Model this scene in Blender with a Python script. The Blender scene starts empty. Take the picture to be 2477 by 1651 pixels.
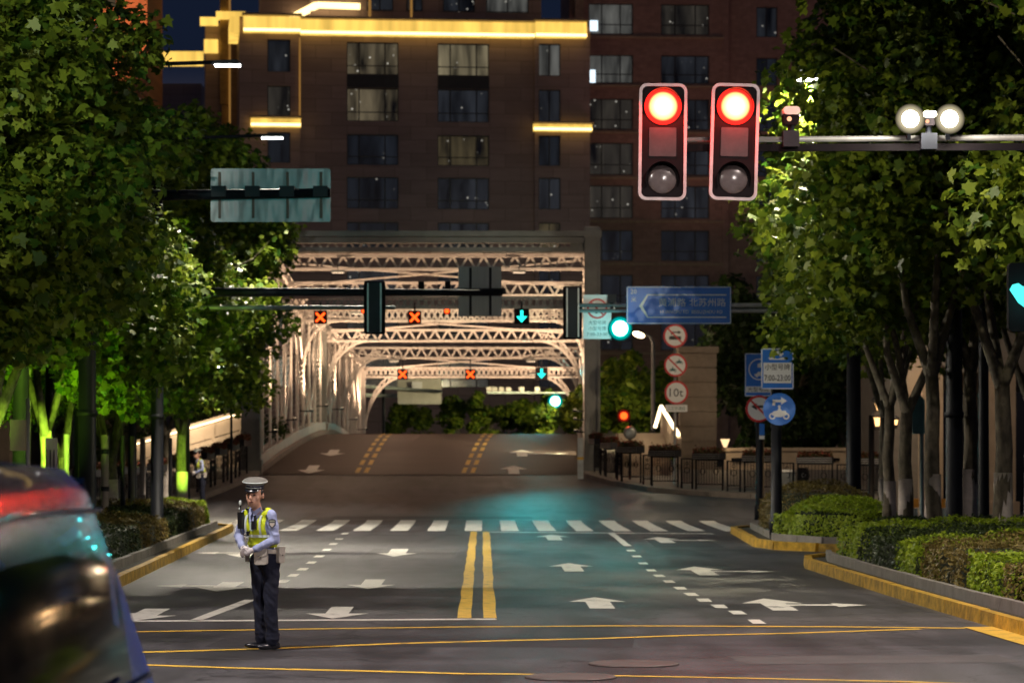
import bpy, bmesh, math, random
import numpy as np
from mathutils import Vector, Matrix, noise as mnoise

SC = bpy.context.scene
COL = SC.collection
R = math.radians
random.seed(7)
rng = np.random.default_rng(7)

# ------------------------------------------------------------------ camera
F = 7000.0; VPX = 1168.0; HY = 1080.0; HC = 2.15      # focal length in photo pixels, vanishing point, eye height
cam = bpy.data.cameras.new('camera')
cam.sensor_width = 36.0
cam.lens = F / 2477.0 * 36.0
cam.shift_x = (1238.5 - VPX) / 2477.0
cam.shift_y = (HY - 825.5) / 2477.0
cam.clip_start = 0.5
cam.clip_end = 2000.0
cam.dof.use_dof = True
cam.dof.focus_distance = 31.5
cam.dof.aperture_fstop = 3.4
cam_o = bpy.data.objects.new('camera', cam)
cam_o.location = (0, 0, HC)
cam_o.rotation_euler = (R(90), 0, 0)
COL.objects.link(cam_o)
SC.camera = cam_o

# ------------------------------------------------------------------ night sky and exposure
world = bpy.data.worlds.new('World'); SC.world = world; world.use_nodes = True
wn = world.node_tree.nodes; wl = world.node_tree.links
for n in list(wn): wn.remove(n)
wo = wn.new('ShaderNodeOutputWorld'); wb = wn.new('ShaderNodeBackground')
wtc = wn.new('ShaderNodeTexCoord'); wsx = wn.new('ShaderNodeSeparateXYZ'); wr = wn.new('ShaderNodeValToRGB')
wr.color_ramp.elements[0].position = 0.05; wr.color_ramp.elements[0].color = (0.12, 0.10, 0.115, 1)
wr.color_ramp.elements[1].position = 0.13; wr.color_ramp.elements[1].color = (0.006, 0.010, 0.024, 1)
wl.new(wtc.outputs['Generated'], wsx.inputs[0]); wl.new(wsx.outputs['Z'], wr.inputs[0])
wl.new(wr.outputs[0], wb.inputs[0]); wb.inputs[1].default_value = 1.0
wl.new(wb.outputs[0], wo.inputs[0])
SC.view_settings.view_transform = 'Standard'
SC.view_settings.look = 'None'
SC.view_settings.exposure = 0.0
SC.view_settings.gamma = 1.0
SC.render.engine = 'CYCLES'
SC.cycles.use_denoising = True
SC.cycles.max_bounces = 6
SC.cycles.diffuse_bounces = 2
SC.cycles.glossy_bounces = 3
SC.cycles.transmission_bounces = 4
SC.cycles.transparent_max_bounces = 6
SC.cycles.sample_clamp_indirect = 3.0
SC.cycles.caustics_reflective = False
SC.cycles.caustics_refractive = False

LAMP_W = 6000.0        # one street lantern, W

# ------------------------------------------------------------------ materials
MATS = {}
def mat(name, color, rough=0.6, metal=0.0, vary=0.25, scale=3.0, bump=0.0, bscale=40.0, spec=0.5,
        stretch=(1, 1, 1), coat=0.0, emit=None, estr=0.0, trans=0.0, color2=None, rvary=0.0):
    if name in MATS: return MATS[name]
    m = bpy.data.materials.new(name); m.use_nodes = True
    nt = m.node_tree; N = nt.nodes; L = nt.links
    b = N['Principled BSDF']
    b.inputs['Roughness'].default_value = rough
    b.inputs['Metallic'].default_value = metal
    b.inputs['Specular IOR Level'].default_value = spec
    b.inputs['Coat Weight'].default_value = coat
    tc = N.new('ShaderNodeTexCoord'); mp = N.new('ShaderNodeMapping')
    mp.inputs['Scale'].default_value = stretch
    L.new(tc.outputs['Object'], mp.inputs[0])
    nz = N.new('ShaderNodeTexNoise'); nz.inputs['Scale'].default_value = scale
    nz.inputs['Detail'].default_value = 6; nz.inputs['Roughness'].default_value = 0.65
    L.new(mp.outputs[0], nz.inputs['Vector'])
    rp = N.new('ShaderNodeValToRGB')
    c = Vector(color)
    c2 = Vector(color2) if color2 else c * (1 + vary)
    rp.color_ramp.elements[0].position = 0.3; rp.color_ramp.elements[0].color = (*(c * (1 - vary)), 1)
    rp.color_ramp.elements[1].position = 0.7; rp.color_ramp.elements[1].color = (*c2, 1)
    L.new(nz.outputs[0], rp.inputs[0]); L.new(rp.outputs[0], b.inputs['Base Color'])
    if rvary:
        mr = N.new('ShaderNodeMapRange'); mr.inputs[3].default_value = rough - rvary; mr.inputs[4].default_value = rough + rvary
        L.new(nz.outputs[0], mr.inputs[0]); L.new(mr.outputs[0], b.inputs['Roughness'])
    if bump:
        bz = N.new('ShaderNodeTexNoise'); bz.inputs['Scale'].default_value = bscale; bz.inputs['Detail'].default_value = 4
        L.new(mp.outputs[0], bz.inputs['Vector'])
        bp = N.new('ShaderNodeBump'); bp.inputs['Strength'].default_value = bump; bp.inputs['Distance'].default_value = 0.02
        L.new(bz.outputs[0], bp.inputs['Height']); L.new(bp.outputs[0], b.inputs['Normal'])
    if emit:
        b.inputs['Emission Color'].default_value = (*emit, 1); b.inputs['Emission Strength'].default_value = estr
    if trans:
        b.inputs['Transmission Weight'].default_value = trans
    MATS[name] = m
    return m

def leaf_mat(name, c1, c2, rough=0.45, tl=0.35):
    if name in MATS: return MATS[name]
    m = bpy.data.materials.new(name); m.use_nodes = True
    N = m.node_tree.nodes; L = m.node_tree.links
    b = N['Principled BSDF']; out = N['Material Output']
    b.inputs['Roughness'].default_value = rough; b.inputs['Specular IOR Level'].default_value = .25
    geo = N.new('ShaderNodeNewGeometry')
    rp = N.new('ShaderNodeValToRGB')
    rp.color_ramp.elements[0].color = (*c1, 1); rp.color_ramp.elements[1].color = (*c2, 1)
    L.new(geo.outputs['Random Per Island'], rp.inputs[0])
    L.new(rp.outputs[0], b.inputs['Base Color'])
    t = N.new('ShaderNodeBsdfTranslucent'); L.new(rp.outputs[0], t.inputs[0])
    mx = N.new('ShaderNodeMixShader'); mx.inputs[0].default_value = tl
    L.new(b.outputs[0], mx.inputs[1]); L.new(t.outputs[0], mx.inputs[2]); L.new(mx.outputs[0], out.inputs['Surface'])
    MATS[name] = m
    return m

def glow(name, color, strength):
    if name in MATS: return MATS[name]
    m = bpy.data.materials.new(name); m.use_nodes = True
    N = m.node_tree.nodes; L = m.node_tree.links
    for n in list(N): N.remove(n)
    o = N.new('ShaderNodeOutputMaterial'); e = N.new('ShaderNodeEmission')
    e.inputs[0].default_value = (*color, 1); e.inputs[1].default_value = strength
    L.new(e.outputs[0], o.inputs[0]); MATS[name] = m
    return m

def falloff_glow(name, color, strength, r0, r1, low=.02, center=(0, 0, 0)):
    """reflector painted round a lamp as its halo, or the lens: emission fading outward"""
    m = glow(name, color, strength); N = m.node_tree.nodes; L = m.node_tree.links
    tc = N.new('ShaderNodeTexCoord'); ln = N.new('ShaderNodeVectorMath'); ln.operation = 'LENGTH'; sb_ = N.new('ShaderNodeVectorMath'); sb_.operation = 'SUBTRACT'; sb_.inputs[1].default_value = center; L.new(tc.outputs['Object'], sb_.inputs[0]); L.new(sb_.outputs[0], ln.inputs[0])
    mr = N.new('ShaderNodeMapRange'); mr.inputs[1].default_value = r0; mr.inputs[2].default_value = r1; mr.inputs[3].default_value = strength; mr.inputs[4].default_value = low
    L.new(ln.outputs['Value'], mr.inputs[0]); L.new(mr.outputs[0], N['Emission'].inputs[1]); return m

# ------------------------------------------------------------------ mesh builder
def basis(d):
    d = Vector(d).normalized()
    u = d.cross(Vector((0, 0, 1)))
    if u.length < 1e-3: u = d.cross(Vector((0, 1, 0)))
    u.normalize(); v = u.cross(d).normalized()
    return u, v

class MB:
    def __init__(s): s.v = []; s.f = []; s.sm = []
    def add(s, vs, fs, smooth=False):
        k = len(s.v); s.v.extend([tuple(p) for p in vs])
        s.f.extend([tuple(i + k for i in f) for f in fs]); s.sm.extend([smooth] * len(fs)); return s
    def box(s, c, d, rz=0.0, M=None):
        hx, hy, hz = d[0] / 2, d[1] / 2, d[2] / 2
        vs = [Vector((x, y, z)) for z in (-hz, hz) for y in (-hy, hy) for x in (-hx, hx)]
        if M is not None: vs = [M @ p for p in vs]
        elif rz: m = Matrix.Rotation(rz, 3, 'Z'); vs = [m @ p for p in vs]
        vs = [p + Vector(c) for p in vs]
        return s.add(vs, [(0, 2, 3, 1), (4, 5, 7, 6), (0, 1, 5, 4), (2, 6, 7, 3), (0, 4, 6, 2), (1, 3, 7, 5)])
    def bar(s, a, b, w, h):
        """square bar between two points, w wide (sideways), h deep"""
        a = Vector(a); b = Vector(b); d = (b - a); u, v = basis(d)
        vs = [p + u * sx * w / 2 + v * sy * h / 2 for p in (a, b) for sx, sy in ((-1, -1), (1, -1), (1, 1), (-1, 1))]
        return s.add(vs, [(3, 2, 1, 0), (4, 5, 6, 7), (0, 1, 5, 4), (1, 2, 6, 5), (2, 3, 7, 6), (3, 0, 4, 7)])
    def tube(s, pts, rad, n=10, smooth=True, caps=True):
        pts = [Vector(p) for p in pts]
        if not hasattr(rad, '__len__'): rad = [rad] * len(pts)
        vs = []; u = None
        for i, p in enumerate(pts):
            d = (pts[min(i + 1, len(pts) - 1)] - pts[max(i - 1, 0)]).normalized()
            if u is None: u, v = basis(d)
            else:
                u = (u - d * u.dot(d)).normalized(); v = d.cross(u) * -1
            for k in range(n):
                a = 2 * math.pi * k / n
                vs.append(p + (u * math.cos(a) + v * math.sin(a)) * rad[i])
        fs = [(i * n + k, i * n + (k + 1) % n, (i + 1) * n + (k + 1) % n, (i + 1) * n + k) for i in range(len(pts) - 1) for k in range(n)]
        s.add(vs, fs, smooth)
        if caps:
            k0 = len(s.v) - len(vs)
            s.f.append(tuple(range(k0, k0 + n))); s.f.append(tuple(range(len(s.v) - n, len(s.v)))[::-1]); s.sm += [False, False]
        return s
    def cyl(s, a, b, r0, r1=None, n=16, smooth=True):
        return s.tube([a, b], [r0, r0 if r1 is None else r1], n, smooth)
    def lathe(s, prof, c=(0, 0, 0), M=None, n=20, smooth=True):
        vs = []; 
        for r, z in prof:
            for k in range(n):
                a = 2 * math.pi * k / n
                p = Vector((r * math.cos(a), r * math.sin(a), z))
                if M is not None: p = M @ p
                vs.append(p + Vector(c))
        fs = [(i * n + k, i * n + (k + 1) % n, (i + 1) * n + (k + 1) % n, (i + 1) * n + k) for i in range(len(prof) - 1) for k in range(n)]
        fs.append(tuple(range(n))[::-1]); fs.append(tuple(range(len(vs) - n, len(vs))))
        return s.add(vs, fs, smooth)
    def prism(s, poly, o, u, v, t):
        """2-D polygon in the plane (o,u,v), extruded by vector t"""
        o = Vector(o); u = Vector(u); v = Vector(v); t = Vector(t); n = len(poly)
        a = [o + u * x + v * y for x, y in poly]; b = [p + t for p in a]
        return s.add(a + b, [tuple(range(n)), tuple(range(n, 2 * n))[::-1]] + [(i, n + i, n + (i + 1) % n, (i + 1) % n) for i in range(n)])
    def poly(s, pts): return s.add(pts, [tuple(range(len(pts)))])
    def ell(s, c, r, M=None, nu=12, nv=8):
        vs = [Vector((0, 0, -r[2]))]
        for i in range(1, nv):
            t = math.pi * i / nv - math.pi / 2
            for k in range(nu):
                a = 2 * math.pi * k / nu
                vs.append(Vector((r[0] * math.cos(t) * math.cos(a), r[1] * math.cos(t) * math.sin(a), r[2] * math.sin(t))))
        vs.append(Vector((0, 0, r[2])))
        if M is not None: vs = [M @ p for p in vs]
        vs = [p + Vector(c) for p in vs]
        fs = [(0, 1 + (k + 1) % nu, 1 + k) for k in range(nu)]
        for i in range(nv - 2):
            for k in range(nu):
                a = 1 + i * nu; fs.append((a + k, a + (k + 1) % nu, a + nu + (k + 1) % nu, a + nu + k))
        l = len(vs) - 1; a = 1 + (nv - 2) * nu
        fs += [(a + k, a + (k + 1) % nu, l) for k in range(nu)]
        return s.add(vs, fs, True)
    def mesh(s, name, off=Vector((0, 0, 0))):
        me = bpy.data.meshes.new(name)
        me.from_pydata([(p[0] - off[0], p[1] - off[1], p[2] - off[2]) for p in s.v], [], s.f)
        me.polygons.foreach_set('use_smooth', s.sm); me.update()
        return me
    def build(s, name, m, parent=None):
        if parent is not None: off = wloc(parent)
        else:
            a = np.array(s.v); off = Vector(((a[:, 0].min() + a[:, 0].max()) / 2, (a[:, 1].min() + a[:, 1].max()) / 2, a[:, 2].min()))
        me = s.mesh(name, off); o = bpy.data.objects.new(name, me); COL.objects.link(o)
        if m: me.materials.append(m)
        if parent is not None: o.parent = parent
        else: o.location = off
        return o

def wloc(o):
    p = Vector(o.location)
    while o.parent: o = o.parent; p = p + Vector(o.location)
    return p

def tag(o, label=None, cat=None, group=None, kind=None):
    if label: o['label'] = label
    if cat: o['category'] = cat
    if group: o['group'] = group
    if kind: o['kind'] = kind
    return o
def thing(name, label, cat, loc=(0, 0, 0), group=None, kind=None):
    o = bpy.data.objects.new(name, None); COL.objects.link(o); o.location = loc; o.empty_display_size = 0.2
    return tag(o, label, cat, group, kind)
def copy_tree(o, parent=None):
    c = o.copy(); COL.objects.link(c)
    if parent is not None: c.parent = parent
    for ch in o.children: copy_tree(ch, c)
    return c
def dup(o, loc, rz=0.0, label=None, group=None, scale=None):
    c = copy_tree(o); c.location = loc; c.rotation_euler = (0, 0, rz)
    if scale: c.scale = (scale,) * 3 if not hasattr(scale, '__len__') else scale
    return tag(c, label, None, group)

def P(px, py, Y): return Vector(((px - VPX) / F * Y, Y, HC + (HY - py) / F * Y))
GP = [(-60, 0), (81, 0), (86, .08), (91, .3), (96, .62), (103, 1.17), (110, 1.68), (118, 2.2), (125, 2.55), (130, 2.72), (135, 2.75), (142, 2.55), (150, 2.1), (158, 1.5), (175, .6), (200, .3), (400, .3)]
def gz(y): return float(np.interp(y, [a for a, b in GP], [b for a, b in GP]))
def G(px, py):
    """photo pixel -> place on the street surface"""
    Y = 20.0
    lo, hi = 5.0, 132.0
    for _ in range(50):
        mid = (lo + hi) / 2
        if HY - (gz(mid) - HC) / mid * F > py: lo = mid
        else: hi = mid
    Y = (lo + hi) / 2
    return (px - VPX) / F * Y, Y

# text as real geometry, laid on a plane
def text_geo(txt, o, u, v, height, width=None, align='c', extr=0.0):
    c = bpy.data.curves.new('lettering', 'FONT'); c.body = txt; c.resolution_u = 2
    ob = bpy.data.objects.new('lettering', c); COL.objects.link(ob)
    dg = bpy.context.evaluated_depsgraph_get()
    me = bpy.data.meshes.new_from_object(ob.evaluated_get(dg))
    xs = [q.co.x for q in me.vertices]; ys = [q.co.y for q in me.vertices]
    x0, x1, y0, y1 = min(xs), max(xs), min(ys), max(ys)
    sy = height / (y1 - y0); sx = sy if width is None else width / (x1 - x0)
    cx = (x0 + x1) / 2 if align == 'c' else x0
    vs = [Vector(o) + Vector(u) * ((q.co.x - cx) * sx) + Vector(v) * ((q.co.y - (y0 + y1) / 2) * sy) for q in me.vertices]
    fs = [tuple(p.vertices) for p in me.polygons]
    bpy.data.objects.remove(ob); bpy.data.curves.remove(c); bpy.data.meshes.remove(me)
    return vs, fs
def light(name, kind, loc, power, color, parent=None, size=0.15, target=None, spot=90, blend=0.6):
    l = bpy.data.lights.new(name, kind); l.energy = power; l.color = color
    if kind == 'AREA': l.size = size
    else: l.shadow_soft_size = size
    if kind == 'SPOT': l.spot_size = R(spot); l.spot_blend = blend
    o = bpy.data.objects.new(name, l); COL.objects.link(o)
    if parent is not None: o.parent = parent; o.location = Vector(loc) - wloc(parent)
    else: o.location = loc
    if target is not None:
        o.rotation_euler = (Vector(target) - Vector(loc)).to_track_quat('-Z', 'Y').to_euler()
    return o
XA, YA, ZA = Vector((1, 0, 0)), Vector((0, 1, 0)), Vector((0, 0, 1))
# ------------------------------------------------------------------ ground, river, road
M_asph = mat('asphalt', (0.057, 0.054, 0.060), 0.48, vary=0.42, scale=0.5, stretch=(0.22, 1.2, 1), bump=0.35, bscale=60, rvary=0.16)
def asphalt_detail(m):
    N = m.node_tree.nodes; L = m.node_tree.links; b = N['Principled BSDF']
    tc = N.new('ShaderNodeTexCoord'); f = N.new('ShaderNodeTexNoise'); f.inputs['Scale'].default_value = 38; f.inputs['Detail'].default_value = 3
    L.new(tc.outputs['Object'], f.inputs['Vector'])
    src = b.inputs['Base Color'].links[0].from_socket
    r = N.new('ShaderNodeMapRange'); r.inputs[1].default_value = .3; r.inputs[2].default_value = .7; r.inputs[3].default_value = 0.65; r.inputs[4].default_value = 1.4
    L.new(f.outputs[0], r.inputs[0])
    mx = N.new('ShaderNodeVectorMath'); mx.operation = 'SCALE'
    # worn wheel paths, repairs and fine cracks
    mp = N.new('ShaderNodeMapping'); mp.inputs['Scale'].default_value = (.9, .16, 1); L.new(tc.outputs['Object'], mp.inputs[0])
    g = N.new('ShaderNodeTexNoise'); g.inputs['Scale'].default_value = 1.4; g.inputs['Detail'].default_value = 5; g.inputs['Distortion'].default_value = .8; L.new(mp.outputs[0], g.inputs['Vector'])
    gr = N.new('ShaderNodeMapRange'); gr.inputs[1].default_value = .35; gr.inputs[2].default_value = .65; gr.inputs[3].default_value = .58; gr.inputs[4].default_value = 1.38; L.new(g.outputs[0], gr.inputs[0])
    vo = N.new('ShaderNodeTexVoronoi'); vo.feature = 'DISTANCE_TO_EDGE'; vo.inputs['Scale'].default_value = .28
    wq = N.new('ShaderNodeTexNoise'); wq.inputs['Scale'].default_value = 1.1; wm = N.new('ShaderNodeVectorMath'); wm.operation = 'MULTIPLY_ADD'; wm.inputs[1].default_value = (2.5, 2.5, 0)
    L.new(tc.outputs['Object'], wq.inputs['Vector']); L.new(wq.outputs['Color'], wm.inputs[0]); L.new(tc.outputs['Object'], wm.inputs[2]); L.new(wm.outputs[0], vo.inputs['Vector'])
    cr = N.new('ShaderNodeMapRange'); cr.inputs[1].default_value = .002; cr.inputs[2].default_value = .012; cr.inputs[3].default_value = .45; cr.inputs[4].default_value = 1.0; L.new(vo.outputs['Distance'], cr.inputs[0])
    m1 = N.new('ShaderNodeMath'); m1.operation = 'MULTIPLY'; L.new(gr.outputs[0], m1.inputs[0]); L.new(cr.outputs[0], m1.inputs[1])
    m2 = N.new('ShaderNodeVectorMath'); m2.operation = 'SCALE'; L.new(src, m2.inputs[0]); L.new(m1.outputs[0], m2.inputs['Scale']); src = m2.outputs[0]
    L.new(src, mx.inputs[0]); L.new(r.outputs[0], mx.inputs['Scale']); L.new(mx.outputs[0], b.inputs['Base Color'])
asphalt_detail(M_asph)
M_deck = mat('bridge_asphalt', (0.085, 0.06, 0.052), 0.55, vary=0.2, scale=1.2, stretch=(0.3, 1.5, 1), bump=0.3, bscale=50)
M_white = mat('road_paint_white', (0.74, 0.72, 0.66), 0.55, vary=0.16, scale=7, bump=0.2)
M_yellow = mat('road_paint_yellow', (0.72, 0.46, 0.06), 0.55, vary=0.25, scale=5, bump=0.2)
def worn(m, lo=.60, hi=.70, under=(.07, .066, .068)):
    N = m.node_tree.nodes; L = m.node_tree.links; b = N['Principled BSDF']
    geo = N.new('ShaderNodeNewGeometry'); n1 = N.new('ShaderNodeTexNoise'); n1.inputs['Scale'].default_value = 2.2; n1.inputs['Detail'].default_value = 8; n1.inputs['Roughness'].default_value = .75
    L.new(geo.outputs['Position'], n1.inputs['Vector'])
    r = N.new('ShaderNodeMapRange'); r.inputs[1].default_value = lo; r.inputs[2].default_value = hi; r.inputs[3].default_value = 0; r.inputs[4].default_value = .8; L.new(n1.outputs[0], r.inputs[0])
    mx = N.new('ShaderNodeMix'); mx.data_type = 'RGBA'; mx.inputs[7].default_value = (*under, 1)
    L.new(r.outputs[0], mx.inputs[0]); L.new(b.inputs['Base Color'].links[0].from_socket, mx.inputs[6]); L.new(mx.outputs[2], b.inputs['Base Color'])
worn(M_white, .56, .66); worn(M_yellow, .55, .68)
M_pave = mat('paving', (0.15, 0.135, 0.12), 0.7, vary=0.2, scale=4, bump=0.3)
M_soil = mat('soil', (0.035, 0.03, 0.02), 0.9, bump=0.5)
M_ground = mat('ground', (0.05, 0.048, 0.045), 0.8)
M_stone = mat('kerb_stone', (0.23, 0.21, 0.19), 0.7, vary=0.25, scale=3, bump=0.3)
M_kerby = mat('kerb_paint_yellow', (0.50, 0.30, 0.03), 0.55, vary=0.6, scale=5, bump=0.35, bscale=25)
M_water = mat('river_water', (0.01, 0.018, 0.02), 0.08, bump=0.6, bscale=1.5)

def sheet(name, xs, ys, zf, m, kind='structure', hole=None):
    mb = MB(); nx = len(xs)
    for y in ys:
        for x in xs: mb.v.append((x, y, zf(x, y)))
    for j in range(len(ys) - 1):
        for i in range(nx - 1):
            a = j * nx + i; mb.f.append((a, a + 1, a + nx + 1, a + nx)); mb.sm.append(True)
    o = bpy.data.objects.new(name, mb.mesh(name)); COL.objects.link(o); o.data.materials.append(m)
    return tag(o, kind=kind)

def terrain(x, y):
    if 104.5 < y < 156.5: return -3.2
    if y >= 156.5: return gz(y) - 0.05
    return min(gz(y), 1.17) - 0.05
sheet('ground', [-900, -300, -100, -40, -15, 0, 15, 40, 100, 300, 900],
      [-300, -60, 0, 40, 81, 86, 91, 96, 103, 104.4, 104.6, 130, 156.4, 156.6, 175, 200, 400, 900], terrain, M_ground)
sheet('river', [-900, 900], [104.45, 156.55], lambda x, y: -2.2, M_water)
ry = [-30, 0, 20, 40, 60, 81, 83.5, 86, 88.5, 91, 93.5, 96, 99, 102.6]
sheet('road', np.linspace(-14, 18, 9), ry, lambda x, y: gz(y), M_asph)
sheet('road_far', np.linspace(-20, 20, 5), [158.4, 165, 175, 200, 205], lambda x, y: gz(y), M_asph)

M_patch = mat('asphalt_repair', (0.036, 0.034, 0.038), 0.55, vary=0.3, scale=2, bump=0.4, bscale=55)
M_patch2 = mat('asphalt_pale_repair', (0.082, 0.076, 0.078), 0.6, vary=0.25, scale=2, bump=0.4, bscale=55)
for q, m_ in (([(-3.0, 31.2), (1.6, 31.0), (1.7, 32.4), (-2.9, 32.5)], M_patch), ([(2.6, 28.6), (5.4, 28.9), (5.3, 29.9), (2.5, 29.7)], M_patch2), 
              ([(-2.4, 55.5), (-.6, 55.4), (-.5, 61.0), (-2.3, 61.2)], M_patch2), ([(3.7, 62), (5.2, 62), (5.2, 69), (3.8, 69)], M_patch), ([(-4.5, 84.5), (1.5, 84.2), (1.4, 86), (-4.4, 86.2)], M_patch)):
    mb_ = MB(); mb_.poly([(x, y, gz(y) + .002) for x, y in q]); tag(mb_.build('road_patch', m_), kind='structure')
# painted markings, each a sheet 4-8 mm above the surface
def mark(name, polys, m, label, dz=0.005, cat='road marking', group=None):
    mb = MB()
    for p in polys:
        q = []
        for i in range(len(p)):                       # split long edges so the paint follows the slope
            a = Vector(p[i]); b = Vector(p[(i + 1) % len(p)]); q.append(a)
        mb.poly([(a.x, a.y, gz(a.y) + dz) for a in q])
    o = mb.build(name, m); return tag(o, None, None, None, 'structure')
def quadp(x0, y0, x1, y1): return [(x0, y0), (x1, y0), (x1, y1), (x0, y1)]
def strip(pts, w, worn=0.012):
    """a painted line along ground points, width w, as slightly irregular quads"""
    out = []
    P2 = [Vector(p) for p in pts]
    q = [P2[0]]
    for a, b in zip(P2, P2[1:]):
        n = max(1, int((b - a).length / 1.6))
        for k in range(1, n + 1): q.append(a.lerp(b, k / n))
    L_, R_ = [], []
    for i, p in enumerate(q):
        d = (q[min(i + 1, len(q) - 1)] - q[max(i - 1, 0)]).normalized(); nrm = Vector((-d.y, d.x))
        L_.append(p + nrm * (w / 2 + random.uniform(-worn, worn))); R_.append(p - nrm * (w / 2 + random.uniform(-worn, worn)))
    for i in range(len(q) - 1): out.append([L_[i], R_[i], R_[i + 1], L_[i + 1]])
    return out
xs = [-6.9, -5.95] + [-5.0 + i * 0.95 for i in range(13)]
for i, x in enumerate(xs):
    y0 = 73.9 - 0.05 * x; 
    mark('crossing_stripe', strip([(x, y0), (x, y0 + 9.3)], 0.45), M_white, None, 0.006)
mark('stop_line', strip([(0.12, 73.0), (5.7, 71.6)], 0.4), M_white, None)
mark('stop_line', strip([G(320, 1502), G(1200, 1497)], 0.3), M_white, None)
for x in (-0.235, 0.083):
    mark('centre_line', strip([(x, 36.3), (x + 0.003, 73.2)], 0.165), M_yellow, None)
for pts, w in (([G(250, 1529), G(660, 1522), G(1100, 1516), G(1500, 1513), G(1800, 1514.5), G(2040, 1515.5), G(2335, 1519)], 0.18),
               ([G(200, 1581), G(657, 1568), G(960, 1556), G(1220, 1549), G(1441, 1544), G(1656, 1536.5), G(1903, 1531.5), G(2224, 1521)], 0.17),
               ([G(200, 1603), G(600, 1616), G(860, 1622), G(1130, 1629)], 0.15),
               ([G(1130, 1629), G(1310, 1630.5), G(1500, 1634), G(1800, 1640), G(2180, 1648), G(2400, 1656)], 0.12)):
    mark('yellow_line', strip(pts, w), M_yellow, None)
mark('yellow_band', [[G(2330, 1517), G(2400, 1516), G(2600, 1562), G(2560, 1585)]], M_yellow, None, 0.009)
# lane lines
mark('lane_line', strip([G(1479, 1289), G(1519, 1320)], 0.16), M_white, None)
for px, py in ((1525, 1331), (1540, 1345), (1556, 1362), (1575, 1379), (1595, 1392), (1619, 1406), (1646, 1422), (1673, 1437), (1703, 1451), (1740, 1466), (1783, 1481), (1830, 1503)):
    x, y = G(px, py); mark('lane_dash', strip([(x, y - .42), (x, y + .42)], 0.17), M_white, None)
for px, py in ((834, 1290), (820, 1303), (806, 1315), (790, 1329), (772, 1345), (753, 1360), (732, 1376), (709, 1391), (685, 1406)):
    x, y = G(px, py); mark('lane_dash', strip([(x, y - .5), (x, y + .5)], 0.17), M_white, None)
mark('lane_line', strip([G(606, 1450), G(470, 1501)], 0.16), M_white, None)
# arrows
def arrow(cx, cy, L_, w=0.3, hw=0.8, up=True, side=None, sgn=1):
    s = 1 if up else -1
    hl = L_ * 0.42
    pol = [[(cx - w / 2, cy - s * L_ / 2), (cx + w / 2, cy - s * L_ / 2), (cx + w / 2, cy + s * (L_ / 2 - hl)), (cx - w / 2, cy + s * (L_ / 2 - hl))],
           [(cx - hw / 2, cy + s * (L_ / 2 - hl)), (cx + hw / 2, cy + s * (L_ / 2 - hl)), (cx, cy + s * L_ / 2)]]
    if side:
        x2 = cx + sgn * side
        yb = cy - s * L_ * 0.12
        pol.append([(cx + sgn * w / 2, yb), (x2 - sgn * .35, yb), (x2 - sgn * .35, yb + s * .35), (cx + sgn * w / 2, yb + s * .35)])
        pol.append([(x2 - sgn * .35, yb - s * .3), (x2 + sgn * .1, yb + s * .17), (x2 - sgn * .35, yb + s * .65)])
    return [[tuple(p) for p in q] for q in pol]
for px, py, L_, w, hw in ((961, 1336, 4.2, .36, .8), (899, 1412, 3.2, .32, .76), (817, 1481, 2.7, .3, .8)):
    x, y = G(px, py); mark('lane_arrow', arrow(x, y, L_, w, hw, False), M_white, None)
for px, py, L_, w, hw in ((1338, 1299, 4.2, .34, .82), (1382, 1371, 3.6, .34, .8), (1447, 1457, 2.9, .34, .8)):
    x, y = G(px, py); mark('lane_arrow', arrow(x, y, L_, w, hw, True), M_white, None)
for px, py, L_ in ((1603, 1305, 4.2), (1697, 1380, 3.6), (1873, 1461, 3.0)):
    x, y = G(px, py); mark('turn_arrow', arrow(x, y, L_, .34, .85, True, 1.15, 1), M_white, None)
for px, py, L_, sd in ((600, 1338, 4.0, 1.0), (545, 1418, 3.0, 1.0), (352, 1486, 2.7, .8)):
    x, y = G(px, py); mark('turn_arrow', arrow(x, y, L_, .34, .85, False, sd, -1), M_white, None)
# iron covers and light patches in the carriageway
M_iron = mat('cast_iron', (0.045, 0.040, 0.043), 0.6, 0.0, bump=0.4, bscale=30)
M_ironrim = mat('worn_rim', (0.11, 0.08, 0.075), 0.5)
for k, (px, py, r) in enumerate(((1533, 1606, .38), (1380, 1638, .36))):
    x, y = G(px, py)
    t = thing('manhole_cover', ['round iron manhole cover between the two nearest yellow lines', 'round iron manhole cover just below the nearest yellow line'][k], 'manhole cover', (x, y, 0.0), 'manhole covers in the road')
    mb = MB(); mb.lathe([(r, .001), (r, .011), (r - .04, .013), (.01, .013)], (x, y, 0), n=28); mb.build('cover', M_iron, t)
    mb = MB(); mb.lathe([(r + .012, .001), (r + .07, .001), (r + .065, .016), (r + .012, .016)], (x, y, 0), n=28); mb.build('rim', M_ironrim, t)

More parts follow.
